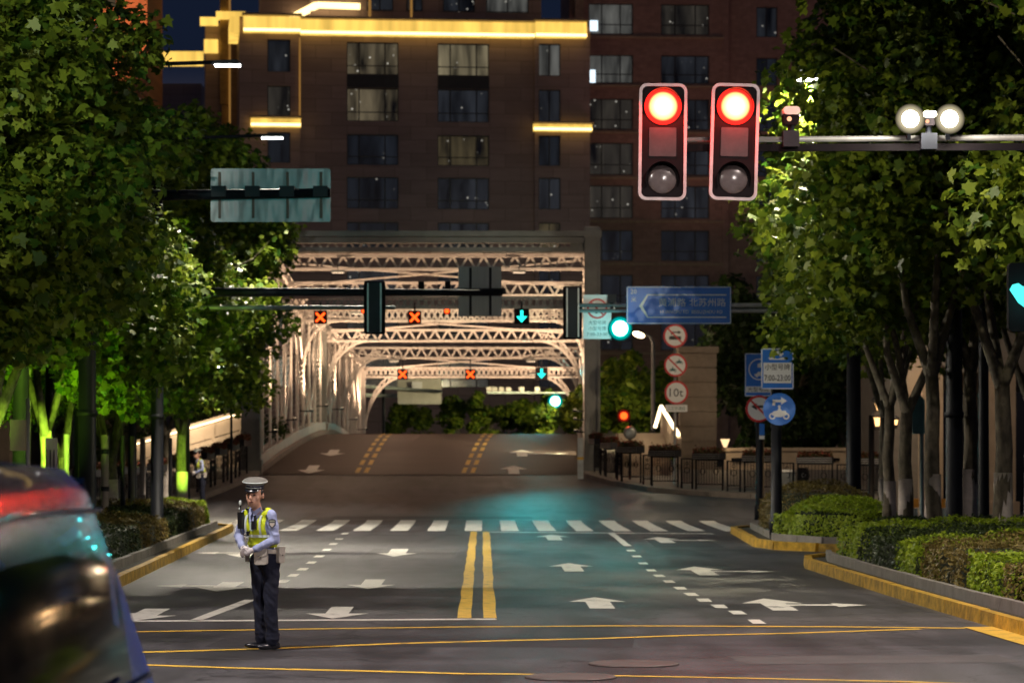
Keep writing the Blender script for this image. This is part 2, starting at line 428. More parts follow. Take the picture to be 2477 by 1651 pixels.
# kerbed planting beds -------------------------------------------------------
def kerb_line(name, pts, w, h, m, label, cat='kerb', z0=0.0, seg=1.0):
    """a run of kerb stones along pts, top at h above the street"""
    mb = MB()
    P2 = [Vector(p) for p in pts]
    for a, b in zip(P2, P2[1:]):
        n = max(1, int((b - a).length / seg))
        for k in range(n):
            p = a.lerp(b, k / n); q = a.lerp(b, (k + 1) / n)
            d = (q - p).normalized(); q = q - d * 0.03; nr = Vector((-d.y, d.x)) * w / 2
            hh = h + random.uniform(-.006, .006)
            za, zb = gz(p.y) + z0, gz(q.y) + z0
            e = 0.02
            vs = [(*(p + nr), za), (*(p - nr), za), (*(q - nr), zb), (*(q + nr), zb)]
            vs += [(*(p + nr * .8), za + hh), (*(p - nr * .8), za + hh), (*(q - nr * .8), zb + hh), (*(q + nr * .8), zb + hh)]
            vs = [(v[0], v[1], v[2] - (0.0 if i > 3 else 0.05)) for i, v in enumerate(vs)]
            mb.add(vs, [(3, 2, 1, 0), (4, 5, 6, 7), (0, 1, 5, 4), (1, 2, 6, 5), (2, 3, 7, 6), (3, 0, 4, 7)])
    o = mb.build(name, m); return tag(o, label, cat) if label else tag(o, kind='structure')
def bed(name, pts, h, m):
    mb = MB(); n = len(pts)
    P3 = [(x, y, gz(y) + h) for x, y in pts]
    mb.add(P3 + [(x, y, gz(y) - .05) for x, y in pts], [tuple(range(n))] + [(i, n + i, n + (i + 1) % n, (i + 1) % n) for i in range(n)])
    o = mb.build(name, m); return tag(o, kind='structure')
RK = [(6.55, 54.2), (5.95, 53.0), (5.78, 51.3), (5.85, 46.5), (5.93, 42.0), (6.05, 37.5), (6.2, 33.1), (6.35, 28), (6.6, 20), (7.0, 8)]
LK = [(-6.9, 75.0), (-6.45, 74.0), (-6.35, 71.5), (-6.1, 62), (-5.9, 55), (-5.6, 43.5), (-5.35, 33), (-5.2, 20), (-5.1, 8)]
IK = [(6.75, 73.2), (6.25, 72.2), (5.9, 62.3), (6.15, 60.6), (6.9, 59.4), (9.3, 58.9)]
KH = 0.17
def off(pts, dx): return [(x + dx, y) for x, y in pts]
kerb_line('kerb_yellow', RK, 0.16, KH, M_kerby, None, seg=1.6)
kerb_line('kerb_yellow', LK, 0.16, KH, M_kerby, None, seg=1.6)
kerb_line('kerb_yellow', IK, 0.16, KH, M_kerby, None, seg=1.6)
kerb_line('kerb_grey', [(x + .38, y) for x, y in RK[1:]], 0.12, 0.27, M_stone, None, seg=1.3)
kerb_line('kerb_grey', [(x - .38, y) for x, y in LK[1:]], 0.12, 0.27, M_stone, None, seg=1.3)
kerb_line('kerb_grey', [(6.7, 72.0), (6.35, 62.8), (7.1, 60.2), (9.0, 59.8)], 0.12, 0.27, M_stone, None, seg=1.3)
bed('planting_soil', [(x + .05, y) for x, y in RK[::-1]] + [(9.5, 55.0), (22, 55.0), (22, 8)][::1], 0.12, M_soil)
bed('planting_soil', [(x - .05, y) for x, y in LK] + [(-11, 8), (-11, 76)], 0.12, M_soil)
bed('planting_soil', [(x + .04, y + .04) for x, y in IK] + [(9.3, 66), (8.0, 73.0)], 0.12, M_soil)
# pavements
def pavement(name, poly, h, m=M_pave):
    mb = MB(); n = len(poly)
    mb.add([(x, y, gz(y) + h) for x, y in poly] + [(x, y, gz(y) - .1) for x, y in poly],
           [tuple(range(n))] + [(i, n + i, n + (i + 1) % n, (i + 1) % n) for i in range(n)])
    return tag(mb.build(name, m), kind='structure')
RP = [(3.6, 102.9), (3.75, 101.6), (4.5, 98.8), (5.6, 96.6), (7.5, 94.6), (10, 93.2), (14, 92), (24, 90)]     # right pavement edge
LP_ = [(-8.05, 102.9), (-8.1, 101.5), (-8.5, 98.5), (-9.2, 93), (-10.2, 88), (-12.5, 85), (-16, 84)]      # left pavement edge
for (a, b) in zip(RP, RP[1:]): pavement('pavement', [a, b, (b[0], 103.4), (a[0], 103.4)] if a[1] < 102.8 else [a, b, (b[0], 103.4)], 0.14)
for (a, b) in zip(LP_, LP_[1:]): pavement('pavement', [b, a, (a[0], 103.4), (b[0], 103.4)] if a[1] < 102.8 else [b, a, (b[0], 103.4)], 0.14)
kerb_line('kerb_pavement', RP, 0.3, 0.15, M_stone, None, seg=1.0)
kerb_line('kerb_pavement', LP_, 0.3, 0.15, M_stone, None, seg=1.0)
pavement('side_pavement', [(-40, 8), (-11, 8), (-11, 84), (-40, 84)], 0.13)
pavement('side_pavement', [(22, 8), (60, 8), (60, 84), (22, 84)], 0.13)
# ------------------------------------------------------------------ truss bridge
M_steel = mat('bridge_paint', (0.52, 0.47, 0.44), 0.45, vary=0.18, scale=2.5, bump=0.15, spec=0.5)
M_steeld = mat('portal_paint', (0.20, 0.20, 0.19), 0.5, vary=0.15, scale=2, bump=0.15)
M_lens = glow('flood_lens', (1.0, 0.72, 0.45), 3.0)
TB = 0.0294
def bx(x, Y): return x + TB * (Y - 103)
XL, XR = -8.28, 3.87
ZB = [(103, 9.15), (108, 8.95), (113, 8.35), (118, 7.85), (123, 7.35), (128, 7.05), (133, 7.0), (138, 6.8), (143, 6.6), (150, 6.3), (158, 5.95)]
def zb(Y): return float(np.interp(Y, [a for a, b in ZB], [b for a, b in ZB]))
bridge = thing('truss_bridge', 'grey riveted steel truss bridge with floodlit lattice struts over a humped roadway', 'bridge', (-2.2, 103, 1.17))
ys = np.linspace(102.9, 158.5, 29)
mb = MB()
for Y in ys:
    for x, d in ((-8.0, 0), (3.55, 0)): mb.v.append((bx(x, Y), Y, gz(Y) + 0.004))
    for x in (3.55, -8.0): mb.v.append((bx(x, Y), Y, gz(Y) - 0.6))
for j in range(len(ys) - 1):
    a = j * 4
    for k in range(4): mb.f.append((a + k, a + (k + 1) % 4, a + 4 + (k + 1) % 4, a + 4 + k)); mb.sm.append(k == 0)
mb.build('deck', M_deck, bridge)
for x0, x1, nm in ((-8.02, -7.9, 'kerb'), (3.45, 3.57, 'kerb')):
    mb = MB()
    for Y in ys: mb.v += [(bx(x0, Y), Y, gz(Y) - .3), (bx(x0, Y), Y, gz(Y) + .2), (bx(x1, Y), Y, gz(Y) + .2), (bx(x1, Y), Y, gz(Y) - .3)]
    for j in range(len(ys) - 1):
        a = j * 4
        for k in range(4): mb.f.append((a + k, a + 4 + k, a + 4 + (k + 1) % 4, a + (k + 1) % 4)); mb.sm.append(False)
    mb.build(nm, M_stone, bridge)
for x0, x1 in ((-11.2, -8.03), (3.58, 6.9)):
    mb = MB()
    for Y in ys: mb.v += [(bx(x0, Y), Y, gz(Y) - .5), (bx(x0, Y), Y, gz(Y) + .14), (bx(x1, Y), Y, gz(Y) + .14), (bx(x1, Y), Y, gz(Y) - .5)]
    for j in range(len(ys) - 1):
        a = j * 4
        for k in range(4): mb.f.append((a + k, a + 4 + k, a + 4 + (k + 1) % 4, a + (k + 1) % 4)); mb.sm.append(False)
    mb.build('walkway', M_pave, bridge)
# portals
def lattice(mb, a, b, h, pitch, w=0.07, zig='V'):
    """lattice girder from a to b, height h, with laced web"""
    a = Vector(a); b = Vector(b); up = ZA * h
    mb.bar(a, b, 0.26, 0.1); mb.bar(a + up, b + up, 0.3, 0.1)
    n = max(2, int((b - a).length / pitch)); 
    for k in range(n):
        p = a.lerp(b, k / n); q = a.lerp(b, (k + .5) / n); r = a.lerp(b, (k + 1) / n)
        mb.bar(p, q + up, w, w); mb.bar(q + up + Vector((0, .002, 0)), r, w, w)
        if zig == 'X': mb.bar(p + up + Vector((0, .05, 0)), q + Vector((0, .05, 0)), w, w); mb.bar(q + Vector((0, .052, 0)), r + up + Vector((0, .052, 0)), w, w)
def post(Y, x, w, d, top, m, rv=True):
    mb = MB(); z0 = gz(Y) - .2; X = bx(x, Y)
    mb.box((X, Y, (z0 + top) / 2), (w, d, top - z0))
    for s in (-1, 1): mb.box((X + s * (w / 2 - .04), Y - d / 2 - .012, (z0 + top) / 2), (.1, .03, top - z0 - .02))
    if rv:
        z = z0 + .4
        while z < top:
            for s in (-1, 1): mb.ell((X + s * (w / 2 - .04), Y - d / 2 - .03, z), (.025, .02, .025), nu=6, nv=4)
            z += .18
    mb.box((X, Y, z0 + .35), (w + .12, d + .12, .7))
    return mb.build('portal_post', m, bridge)
post(103.2, XL + .02, .66, .6, 9.95, M_steeld); post(103.2, XR + .02, .54, .6, 9.95, M_steeld)
post(133, XL, .46, .5, 8.0, M_steeld); post(133, XR, .46, .5, 8.0, M_steeld)
post(158, XL, .5, .5, 7.0, M_steel); post(158, XR, .5, .5, 7.0, M_steel)
mb = MB()
mb.box((( XL + XR) / 2, 103.2, 9.72), (XR - XL + .7, .75, .2)); mb.box(((XL + XR) / 2, 103.2, 9.5), (XR - XL + .4, .5, .2))
mb.box(((XL + XR) / 2, 103.1, 9.17), (XR - XL, .12, .16)); mb.box(((XL + XR) / 2, 103.5, 9.17), (XR - XL, .12, .16))
mb.box((XR - .5, 103.2, 9.32), (.5, .3, .22))
mb.build('portal_beam', M_steeld, bridge)
# top chords, verticals, diagonals
for x in (XL, XR):
    mb = MB(); yy = [a for a, b in ZB]
    for a, b in zip(yy, yy[1:]):
        for s in (-.17, .17): mb.bar((bx(x, a) + s, a, zb(a) + .62), (bx(x, b) + s, b, zb(b) + .62), .1, .34)
        mb.bar((bx(x, a), a, zb(a) + .81), (bx(x, b), b, zb(b) + .81), .5, .04)
    mb.build('top_chord', M_steel, bridge)
    mb = MB()
    for a, b in zip(yy, yy[1:]):
        for s in (-.17, .17): mb.bar((bx(x, a) + s, a, gz(a) + .35), (bx(x, b) + s, b, gz(b) + .35), .08, .4)
    mb.build('bottom_chord', M_steel, bridge)
    Y = 105.75
    while Y < 157:
        if abs(Y - 133) > 1:
            mb = MB(); zt, z0 = zb(Y) + .6, gz(Y) + .1; X = bx(x, Y)
            for s in (-.15, .15): mb.box((X + s, Y, (zt + z0) / 2), (.07, .34, zt - z0))
            z = z0 + .5; k = 0
            while z < zt - .3:       # lacing bars
                mb.bar((X - .15, Y - .175, z), (X + .15, Y - .175, z + .2), .05, .015); z += .22; k += 1
            for kz in range(int((zt - z0) / .2)):
                for s in (-.15, .15): mb.box((X + s, Y - .178, z0 + .1 + kz * .2), (.045, .02, .045))
            mb.build('truss_vertical', M_steel, bridge)
        Y += 2.75
    Y = 103.2; k = 0
    while Y < 156:
        a, b = (Y, Y + 5.4); 
        if k % 2 == 0: p, q = (bx(x, a), a, gz(a) + .5), (bx(x, b), b, zb(b) + .6)
        else: p, q = (bx(x, a), a, zb(a) + .6), (bx(x, b), b, gz(b) + .5)
        mb = MB(); p = Vector(p); q = Vector(q)
        for s in (-.1, .1): mb.bar(p + XA * s, q + XA * s, .05, .2)
        mb.build('truss_diagonal', M_steel, bridge); Y += 5.5; k += 1
# cross struts with laced webs, plan bracing between them
struts = [103.9, 109, 115, 122, 133, 144, 158]
for i, Y in enumerate(struts):
    mb = MB(); h = .5
    lattice(mb, (bx(XL, Y) + .2, Y, zb(Y)), (bx(XR, Y) - .2, Y, zb(Y)), h, .56 if i not in (3, 6) else .5, .08, 'X' if i in (3, 6) else 'V')
    mb.build('cross_strut', M_steel, bridge)
for i, (a, b) in enumerate(zip(struts, struts[1:])):
    mb = MB(); ca, cb = bx((XL + XR) / 2, a), bx((XL + XR) / 2, b)
    for p, q in (((bx(XL, a), a, zb(a) + .3), (bx(XR, b), b, zb(b) + .3)), ((bx(XR, a), a, zb(a) + .36), (bx(XL, b), b, zb(b) + .36))):
        mb.bar(p, q, .10, .06)
    if i % 2: mb.build('plan_bracing', M_steel, bridge)
mb = MB(); lattice(mb, (XL + .35, 103.5, 7.12), (XR - .3, 103.5, 7.12), .36, .5, .045, 'X'); mb.build('signal_beam', M_steeld, bridge)
# curved knee brackets
for Y, r, hz in ((115, 1.2, 1.5), (122, 1.4, 1.8), (133, 2.0, 2.6), (144, 1.8, 2.8), (158, 2.2, 3.4)):
    for x, s in ((XL, 1), (XR, -1)):
        mb = MB(); X = bx(x, Y) + s * .2; zt = zb(Y); pts = []; pts2 = []
        for k in range(11):
            a = math.pi / 2 * k / 10
            pts.append(Vector((X + s * r * (1 - math.cos(a)), Y, zt - hz * (1 - math.sin(a)))))
            pts2.append(Vector((X + s * (r + .0) * (1 - math.cos(a)) - s * .0, Y, zt - hz * (1 - math.sin(a)) * 1.0 + .34)) if k else Vector((X, Y, zt - hz + .5)))
        for k in range(10):
            mb.bar(pts[k], pts[k + 1], .16, .09); mb.bar(pts2[k], pts2[k + 1], .1, .06)
            if hz > 2: mb.bar(pts[k], pts2[k + 1], .05, .05); mb.bar(pts2[k] + YA * .03, pts[k + 1] + YA * .03, .05, .05)
        mb.build('knee_bracket', M_steel, bridge)
# floodlights of the bridge
M_black = mat('black_paint', (0.012, 0.012, 0.014), 0.4, vary=0.2, spec=0.4)
for Y in (106.5, 114, 121.5, 129, 138, 147, 154):
    for x, s in ((XL, 1), (XR, -1)):
        X = bx(x, Y) + s * .55; z = gz(Y) + 1.3
        mb = MB(); mb.box((X, Y, z), (.16, .2, .1)); mb.box((X - s * .28, Y, z - .03), (.4, .05, .05))
        fx = mb.build('floodlight', M_black, bridge)
        mb = MB(); mb.box((X, Y, z + .052), (.12, .16, .008)); mb.build('lens', M_lens, fx)
        light('floodlight_beam', 'SPOT', (X, Y, z + .12), 3500, (1.0, .67, .41), fx, .12, (X + s * 2.6, Y + 1.2, z + 4), 130, .8)
# warm luminaires under the upper bracing, washing roadway and the far span
for Y in (108.6, 118.6, 128.6, 143.6, 153):
    for f in (.22, .78):
        X = bx(XL + (XR - XL) * f, Y); z = zb(Y) - .15
        mb = MB(); mb.box((X, Y, z), (.5, .2, .1)); mb.box((X, Y, z + .15), (.04, .04, .25)); fx = mb.build('bridge_luminaire', M_steeld, bridge)
        mb = MB(); mb.box((X, Y, z - .056), (.42, .14, .01)); mb.build('lens', glow('bridge_lens', (1, .7, .45), 3.0), fx)
        light('luminaire_beam', 'SPOT', (X, Y, z - .1), 330, (1.0, .64, .42), fx, .15, (X, Y, 0), 150, .7)
# road paint on the bridge
def bmark(name, polys, m):
    mb = MB()
    for p in polys: mb.poly([(x, y, gz(y) + .012) for x, y in p])
    mb.build(name, m, bridge)
M_yel2 = mat('bridge_paint_yellow', (0.66, 0.45, 0.12), 0.6, vary=0.3, scale=5)
for x0 in (-4.35, -0.55):
    Y = 103.6
    while Y < 134:
        for s in (-.16, .16):
            a, b = Y, Y + 2.3
            xa, xb_ = bx(x0, a) + s, bx(x0, b) + s
            if x0 < -4: xa -= (a - 103) * .028; xb_ -= (b - 103) * .028
            bmark('dashed_line', [[(xa - .08, a), (xa + .08, a), (xb_ + .08, b), (xb_ - .08, b)]], M_yel2)
        Y += 3.6
for px, py, up, side in ((805, 1095, False, None), (754, 1135, False, None), (1262, 1096, True, 1.7), (1242, 1136, True, None)):
    x, y = G(px, py); bmark('lane_arrow', arrow(x, y, 3.6, .4, 1.0, up, side), M_white)

# ------------------------------------------------------------------ buildings
def facade(mb, x0, x1, z0, z1, y, th, holes):
    xs = sorted({x0, x1, *[h[0] for h in holes], *[h[1] for h in holes]}); zs = sorted({z0, z1, *[h[2] for h in holes], *[h[3] for h in holes]})
    for a, b in zip(xs, xs[1:]):
        run = None
        for c, d in zip(zs, zs[1:]):
            hole = any(h[0] <= a + 1e-6 and h[1] >= b - 1e-6 and h[2] <= c + 1e-6 and h[3] >= d - 1e-6 for h in holes)
            if hole:
                if run: mb.box(((a + b) / 2, y + th / 2, sum(run) / 2), (b - a, th, run[1] - run[0])); run = None
            else: run = [run[0] if run else c, d]
        if run: mb.box(((a + b) / 2, y + th / 2, sum(run) / 2), (b - a, th, run[1] - run[0]))
def win_mat(name, curtain, cstr, spots, sstr, seed=0.0):
    """window glass at night: curtain folds lit from inside and small reflected lights"""
    m = mat(name, (0.012, 0.016, 0.024), 0.12, vary=0.3, spec=0.8)
    N = m.node_tree.nodes; L = m.node_tree.links; b = N['Principled BSDF']
    tc = N.new('ShaderNodeTexCoord'); mp = N.new('ShaderNodeMapping'); mp.inputs['Location'].default_value = (seed, seed * 2, seed * 3)
    L.new(tc.outputs['Object'], mp.inputs[0])
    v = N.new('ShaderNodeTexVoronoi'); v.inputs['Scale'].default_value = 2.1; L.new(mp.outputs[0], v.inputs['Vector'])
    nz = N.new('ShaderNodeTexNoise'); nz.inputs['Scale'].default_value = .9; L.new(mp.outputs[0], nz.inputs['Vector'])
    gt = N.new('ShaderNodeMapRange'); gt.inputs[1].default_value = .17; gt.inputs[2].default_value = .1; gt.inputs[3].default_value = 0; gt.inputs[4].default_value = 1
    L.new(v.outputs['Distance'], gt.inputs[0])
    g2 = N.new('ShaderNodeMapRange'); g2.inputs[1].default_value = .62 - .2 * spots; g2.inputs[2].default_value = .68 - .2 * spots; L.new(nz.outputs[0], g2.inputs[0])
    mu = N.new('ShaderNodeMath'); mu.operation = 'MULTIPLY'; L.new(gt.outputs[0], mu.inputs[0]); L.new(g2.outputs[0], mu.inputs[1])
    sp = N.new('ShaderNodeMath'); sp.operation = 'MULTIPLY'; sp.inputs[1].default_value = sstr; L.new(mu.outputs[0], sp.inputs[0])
    w = N.new('ShaderNodeTexNoise'); w.inputs['Scale'].default_value = 1.0; w.inputs['Detail'].default_value = 3; w.inputs['Distortion'].default_value = .35
    mp2 = N.new('ShaderNodeMapping'); mp2.inputs['Scale'].default_value = (1.1, 1, .22); mp2.inputs['Location'].default_value = (seed, 0, seed)
    L.new(tc.outputs['Object'], mp2.inputs[0]); L.new(mp2.outputs[0], w.inputs['Vector'])
    wr_ = N.new('ShaderNodeMapRange'); wr_.inputs[1].default_value = .3; wr_.inputs[2].default_value = .75; wr_.inputs[3].default_value = .0; wr_.inputs[4].default_value = cstr
    L.new(w.outputs[0], wr_.inputs[0])
    c1 = N.new('ShaderNodeVectorMath'); c1.operation = 'SCALE'; c1.inputs[0].default_value = curtain; L.new(wr_.outputs[0], c1.inputs['Scale'])
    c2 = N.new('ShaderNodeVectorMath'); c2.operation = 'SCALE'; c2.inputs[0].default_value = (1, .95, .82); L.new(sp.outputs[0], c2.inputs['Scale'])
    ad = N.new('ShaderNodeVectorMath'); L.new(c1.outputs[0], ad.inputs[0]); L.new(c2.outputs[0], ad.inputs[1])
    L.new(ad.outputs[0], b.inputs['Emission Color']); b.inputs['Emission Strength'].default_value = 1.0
    return m
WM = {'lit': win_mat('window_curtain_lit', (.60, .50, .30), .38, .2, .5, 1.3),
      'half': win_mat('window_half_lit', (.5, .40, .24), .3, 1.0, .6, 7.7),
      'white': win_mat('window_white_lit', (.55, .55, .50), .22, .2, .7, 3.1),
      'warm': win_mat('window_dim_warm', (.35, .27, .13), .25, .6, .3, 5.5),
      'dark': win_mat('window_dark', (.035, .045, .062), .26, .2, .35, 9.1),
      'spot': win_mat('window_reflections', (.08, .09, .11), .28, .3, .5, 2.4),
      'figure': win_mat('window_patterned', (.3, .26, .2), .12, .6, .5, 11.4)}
M_frame = mat('window_frame', (0.02, 0.02, 0.026), 0.4)
M_wall1 = mat('brown_stone_cladding', (0.38, 0.28, 0.28), 0.75, vary=0.12, scale=1.5, stretch=(.3, .3, 2), bump=.2, bscale=5)
def courses(m, zsc, dark=.55):
    N = m.node_tree.nodes; L = m.node_tree.links; b = N['Principled BSDF']
    tc = N.new('ShaderNodeTexCoord'); br = N.new('ShaderNodeTexBrick'); mp = N.new('ShaderNodeMapping')
    mp.inputs['Rotation'].default_value = (R(90), 0, 0); L.new(tc.outputs['Object'], mp.inputs[0]); L.new(mp.outputs[0], br.inputs['Vector'])
    br.inputs['Scale'].default_value = zsc; br.inputs['Mortar Size'].default_value = .012; br.inputs['Brick Width'].default_value = 1.3; br.inputs['Row Height'].default_value = .55
    br.inputs['Color1'].default_value = (1, 1, 1, 1); br.inputs['Color2'].default_value = (.8, .8, .8, 1); br.inputs['Mortar'].default_value = (dark, dark, dark, 1)
    mx = N.new('ShaderNodeMix'); mx.data_type = 'RGBA'; mx.blend_type = 'MULTIPLY'; mx.inputs[0].default_value = 1
    L.new(b.inputs['Base Color'].links[0].from_socket, mx.inputs[6]); L.new(br.outputs[0], mx.inputs[7]); L.new(mx.outputs[2], b.inputs['Base Color'])
courses(M_wall1, .55)
M_wall2 = mat('red_brick_wall', (0.34, 0.22, 0.19), 0.8, vary=0.15, scale=2, bump=.2, bscale=8); courses(M_wall2, 2.2, .7)
M_trim = mat('stone_trim', (0.36, 0.28, 0.2), 0.7)
def cornice_glow_mat():  # grazing LED light on the cornice band, painted in as uneven emission
    m = glow('led_cornice', (1, .62, .12), 1.0); N = m.node_tree.nodes; L = m.node_tree.links; e = N['Emission']
    tc = N.new('ShaderNodeTexCoord'); nz = N.new('ShaderNodeTexNoise'); nz.inputs['Scale'].default_value = 1.1; nz.inputs['Detail'].default_value = 2
    mp = N.new('ShaderNodeMapping'); mp.inputs['Scale'].default_value = (1, 1, .15); L.new(tc.outputs['Object'], mp.inputs[0]); L.new(mp.outputs[0], nz.inputs['Vector'])
    mr = N.new('ShaderNodeMapRange'); mr.inputs[1].default_value = .3; mr.inputs[2].default_value = .7; mr.inputs[3].default_value = .75; mr.inputs[4].default_value = 1.35
    L.new(nz.outputs[0], mr.inputs[0]); L.new(mr.outputs[0], e.inputs[1]); return m
M_cornglow = cornice_glow_mat(); M_ledb = glow('led_strip_bright', (1, .72, .3), 3.2); M_ledd = glow('led_strip_dim', (1, .5, .12), .28)
S1 = F / 215.0
def lx(px): return (px - 725) / S1
def lz(py, s=S1): return HC + (HY - py) / s
def window(root, x0, x1, z0, z1, y, wm, bars=(.24, .76), trans=.72):
    mb = MB(); t = .07
    for z in (z0 + t / 2, z1 - t / 2): mb.box(((x0 + x1) / 2, y, z), (x1 - x0, .08, t))
    for x in (x0 + t / 2, x1 - t / 2): mb.box((x, y, (z0 + z1) / 2), (t, .078, z1 - z0 - 2 * t))
    for f in bars: mb.box((x0 + (x1 - x0) * f, y, (z0 + z1) / 2), (.09, .074, z1 - z0 - 2 * t))
    if trans: mb.box(((x0 + x1) / 2, y, z0 + (z1 - z0) * (1 - trans)), (x1 - x0 - 2 * t, .07, .07))
    w = mb.build('window', M_frame, root)
    mb = MB(); mb.box(((x0 + x1) / 2, y + .1, (z0 + z1) / 2), (x1 - x0, .04, z1 - z0)); mb.build('pane', wm, w)
    return w
b1 = thing('apartment_building', 'dark brown stone apartment block with glowing golden cornice behind the bridge', 'building')
rows = [(100, 178), (211, 291), (323, 397), (426, 503), (535, 610), (644, 720), (752, 828), (860, 936)]
styA = ['half', 'half', 'dark', 'dark', 'dark', 'spot', 'dark', 'dark']; styB = ['lit', 'spot', 'warm', 'spot', 'spot', 'dark', 'dark', 'spot']
styC = ['white', 'spot', 'dark', 'spot', 'warm', 'dark', 'dark', 'dark']; styD = ['spot', 'figure', 'dark', 'dark', 'dark', 'dark', 'dark', 'dark']
holes = []; wins = []
for r, (a, b) in enumerate(rows):
    z1, z0 = lz(a), lz(b)
    for (p, q), st, bars in (((839, 965), styA, (.24, .74)), ((1060, 1186), styB, (.25, .76))):
        h = (lx(p), lx(q), z0, z1); holes.append(h); wins.append((h, WM[st[r]], bars, .72))
    h = (lx(1305), lx(1359), z0, z1); holes.append(h); wins.append((h, WM[styC[r]], (.5,), 0))
    h = (lx(646), lx(702), z0, z1); holes.append(h); wins.append((h, WM[styD[r]], (), 0))
mb = MB(); zt = lz(46)
facade(mb, lx(725), lx(1295), -1, zt, 0, .45, [h for h in holes if h[0] > 0 and h[1] < lx(1290)])
facade(mb, lx(1295), lx(1418), -1, zt - .3, -.6, .5, [h for h in holes if h[0] > lx(1295)])
facade(mb, lx(592), lx(725), -1, zt, -.8, .5, [h for h in holes if h[0] < 0])
mb.box((lx(592) - .2, 4, (zt - 1) / 2), (.4, 9.6, zt + 1)); mb.box((lx(1418) + .2, 4, (zt - 1.3) / 2), (.4, 9.2, zt + .7))
mb.box(((lx(592) + lx(1418)) / 2, 9, (zt - 1) / 2), (lx(1418) - lx(592), .4, zt + 1))
mb.box(((lx(592) + lx(1418)) / 2, 4.6, zt - .3), (lx(1418) - lx(592), 8.4, .3))
mb.build('wall', M_wall1, b1)
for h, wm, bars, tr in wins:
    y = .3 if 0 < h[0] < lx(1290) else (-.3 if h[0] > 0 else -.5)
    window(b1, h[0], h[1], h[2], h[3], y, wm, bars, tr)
# dark spandrel panels between the two upper windows of each big bay
for p, q in ((839, 965), (1060, 1186)):
    mb = MB(); mb.box(((lx(p) + lx(q)) / 2, -.02, (lz(178) + lz(211)) / 2), (lx(q) - lx(p), .06, lz(178) - lz(211) - .02)); mb.build('spandrel_panel', M_frame, b1)
def cornice(root, x0, x1, z0, z1, y, d):
    mb = MB(); mb.box(((x0 + x1) / 2, y - d / 2, (z0 + z1) / 2), (x1 - x0, d, z1 - z0)); c = mb.build('lit_cornice', M_cornglow, root)
    mb = MB(); mb.box(((x0 + x1) / 2, y - d - .06, z0 + .16), (x1 - x0 - .02, .12, .2)); mb.build('led_strip', M_ledb, c)
    mb = MB(); mb.box(((x0 + x1) / 2, y - d - .1, z1 + .12), (x1 - x0 + .2, d * .6 + .3, .14)); mb.build('coping', M_ledb if 0 else M_trim, c)
cornice(b1, lx(725), lx(1295), lz(86), lz(50), 0, .7)
cornice(b1, lx(1295), lx(1420), lz(87), lz(50), -.6, .7)
cornice(b1, lx(588), lx(725), lz(86), lz(48), -.8, .7)
cornice(b1, lx(1291), lx(1434), lz(314), lz(297), -.6, .5)
cornice(b1, lx(606), lx(726), lz(312), lz(292), -.8, .5)
mb = MB(); mb.box((lx(592) - .75, 2, (lz(86) + lz(48)) / 2), (.7, 6.2, lz(48) - lz(86))); mb.build('lit_cornice', M_cornglow, b1)
mb = MB(); mb.box((lx(724), -.9, (lz(95) + lz(292)) / 2), (.12, .14, lz(95) - lz(292))); mb.build('led_strip', M_ledd, b1)
# set-back top storeys
mb = MB(); mb.box((lx(1040), 5.6, 37.5), (lx(1330) - lx(760), 5.8, 7.6)); mb.box((lx(700), 7.0, 36.5), (4.0, 4, 5.6)); mb.build('upper_storey', M_wall1, b1)
for p, w in ((925, 2.0), (1010, 1.2), (1120, 2.4), (1240, 3.2)):
    window(b1, lx(p) - w / 2, lx(p) + w / 2, 35.0, 37.6, 2.55, WM['spot' if p != 1240 else 'white'], (.5,), 0)
def bare_led(root, a, b, w=.3, m=M_ledb): mb = MB(); mb.bar(a, b, w, w); return mb.build('led_strip', m, root)
bare_led(b1, (lx(668), 7.5, lz(33)), (lx(770), 2.0, lz(2)), .42); bare_led(b1, (lx(770), 2.0, lz(2)), (lx(875), 2.0, lz(4)), .42)
bare_led(b1, (lx(898), 1.6, 34.3), (lx(898), 1.6, 38), .2, M_ledd); bare_led(b1, (lx(1000), 1.6, 34.3), (lx(1000), 1.6, 38), .16, M_ledd)
# corner wing with its slim lit pier
mb = MB(); mb.box((lx(545) , 12.0, 17), (lx(590) - lx(500), 6.0, 35.5)); mb.build('corner_wing', M_wall1, b1)
mb = MB(); mb.box((lx(549), 8.6, 33), (.75, .6, 9)); mb.box((lx(549), 8.7, 24), (.5, .5, 9)); mb.build('pier', mat('lit_pier', (.5, .33, .12), .6), b1)
bare_led(b1, (lx(561), 8.2, 27), (lx(561), 8.2, 37.5), .14, M_ledd)
for a, b, z in ((487, 532, 16), (497, 532, 78), (527, 600, 1)):
    mb = MB(); mb.box((lx((a + b) / 2), 8.4, lz(z)), (lx(b) - lx(a), .7, .6 if z != 78 else 1.0)); mb.build('lit_cornice', M_cornglow, b1)
b1.location = (lx(725) - (VPX - 725) / S1, 215, 0); b1.rotation_euler = (0, 0, R(6.0))

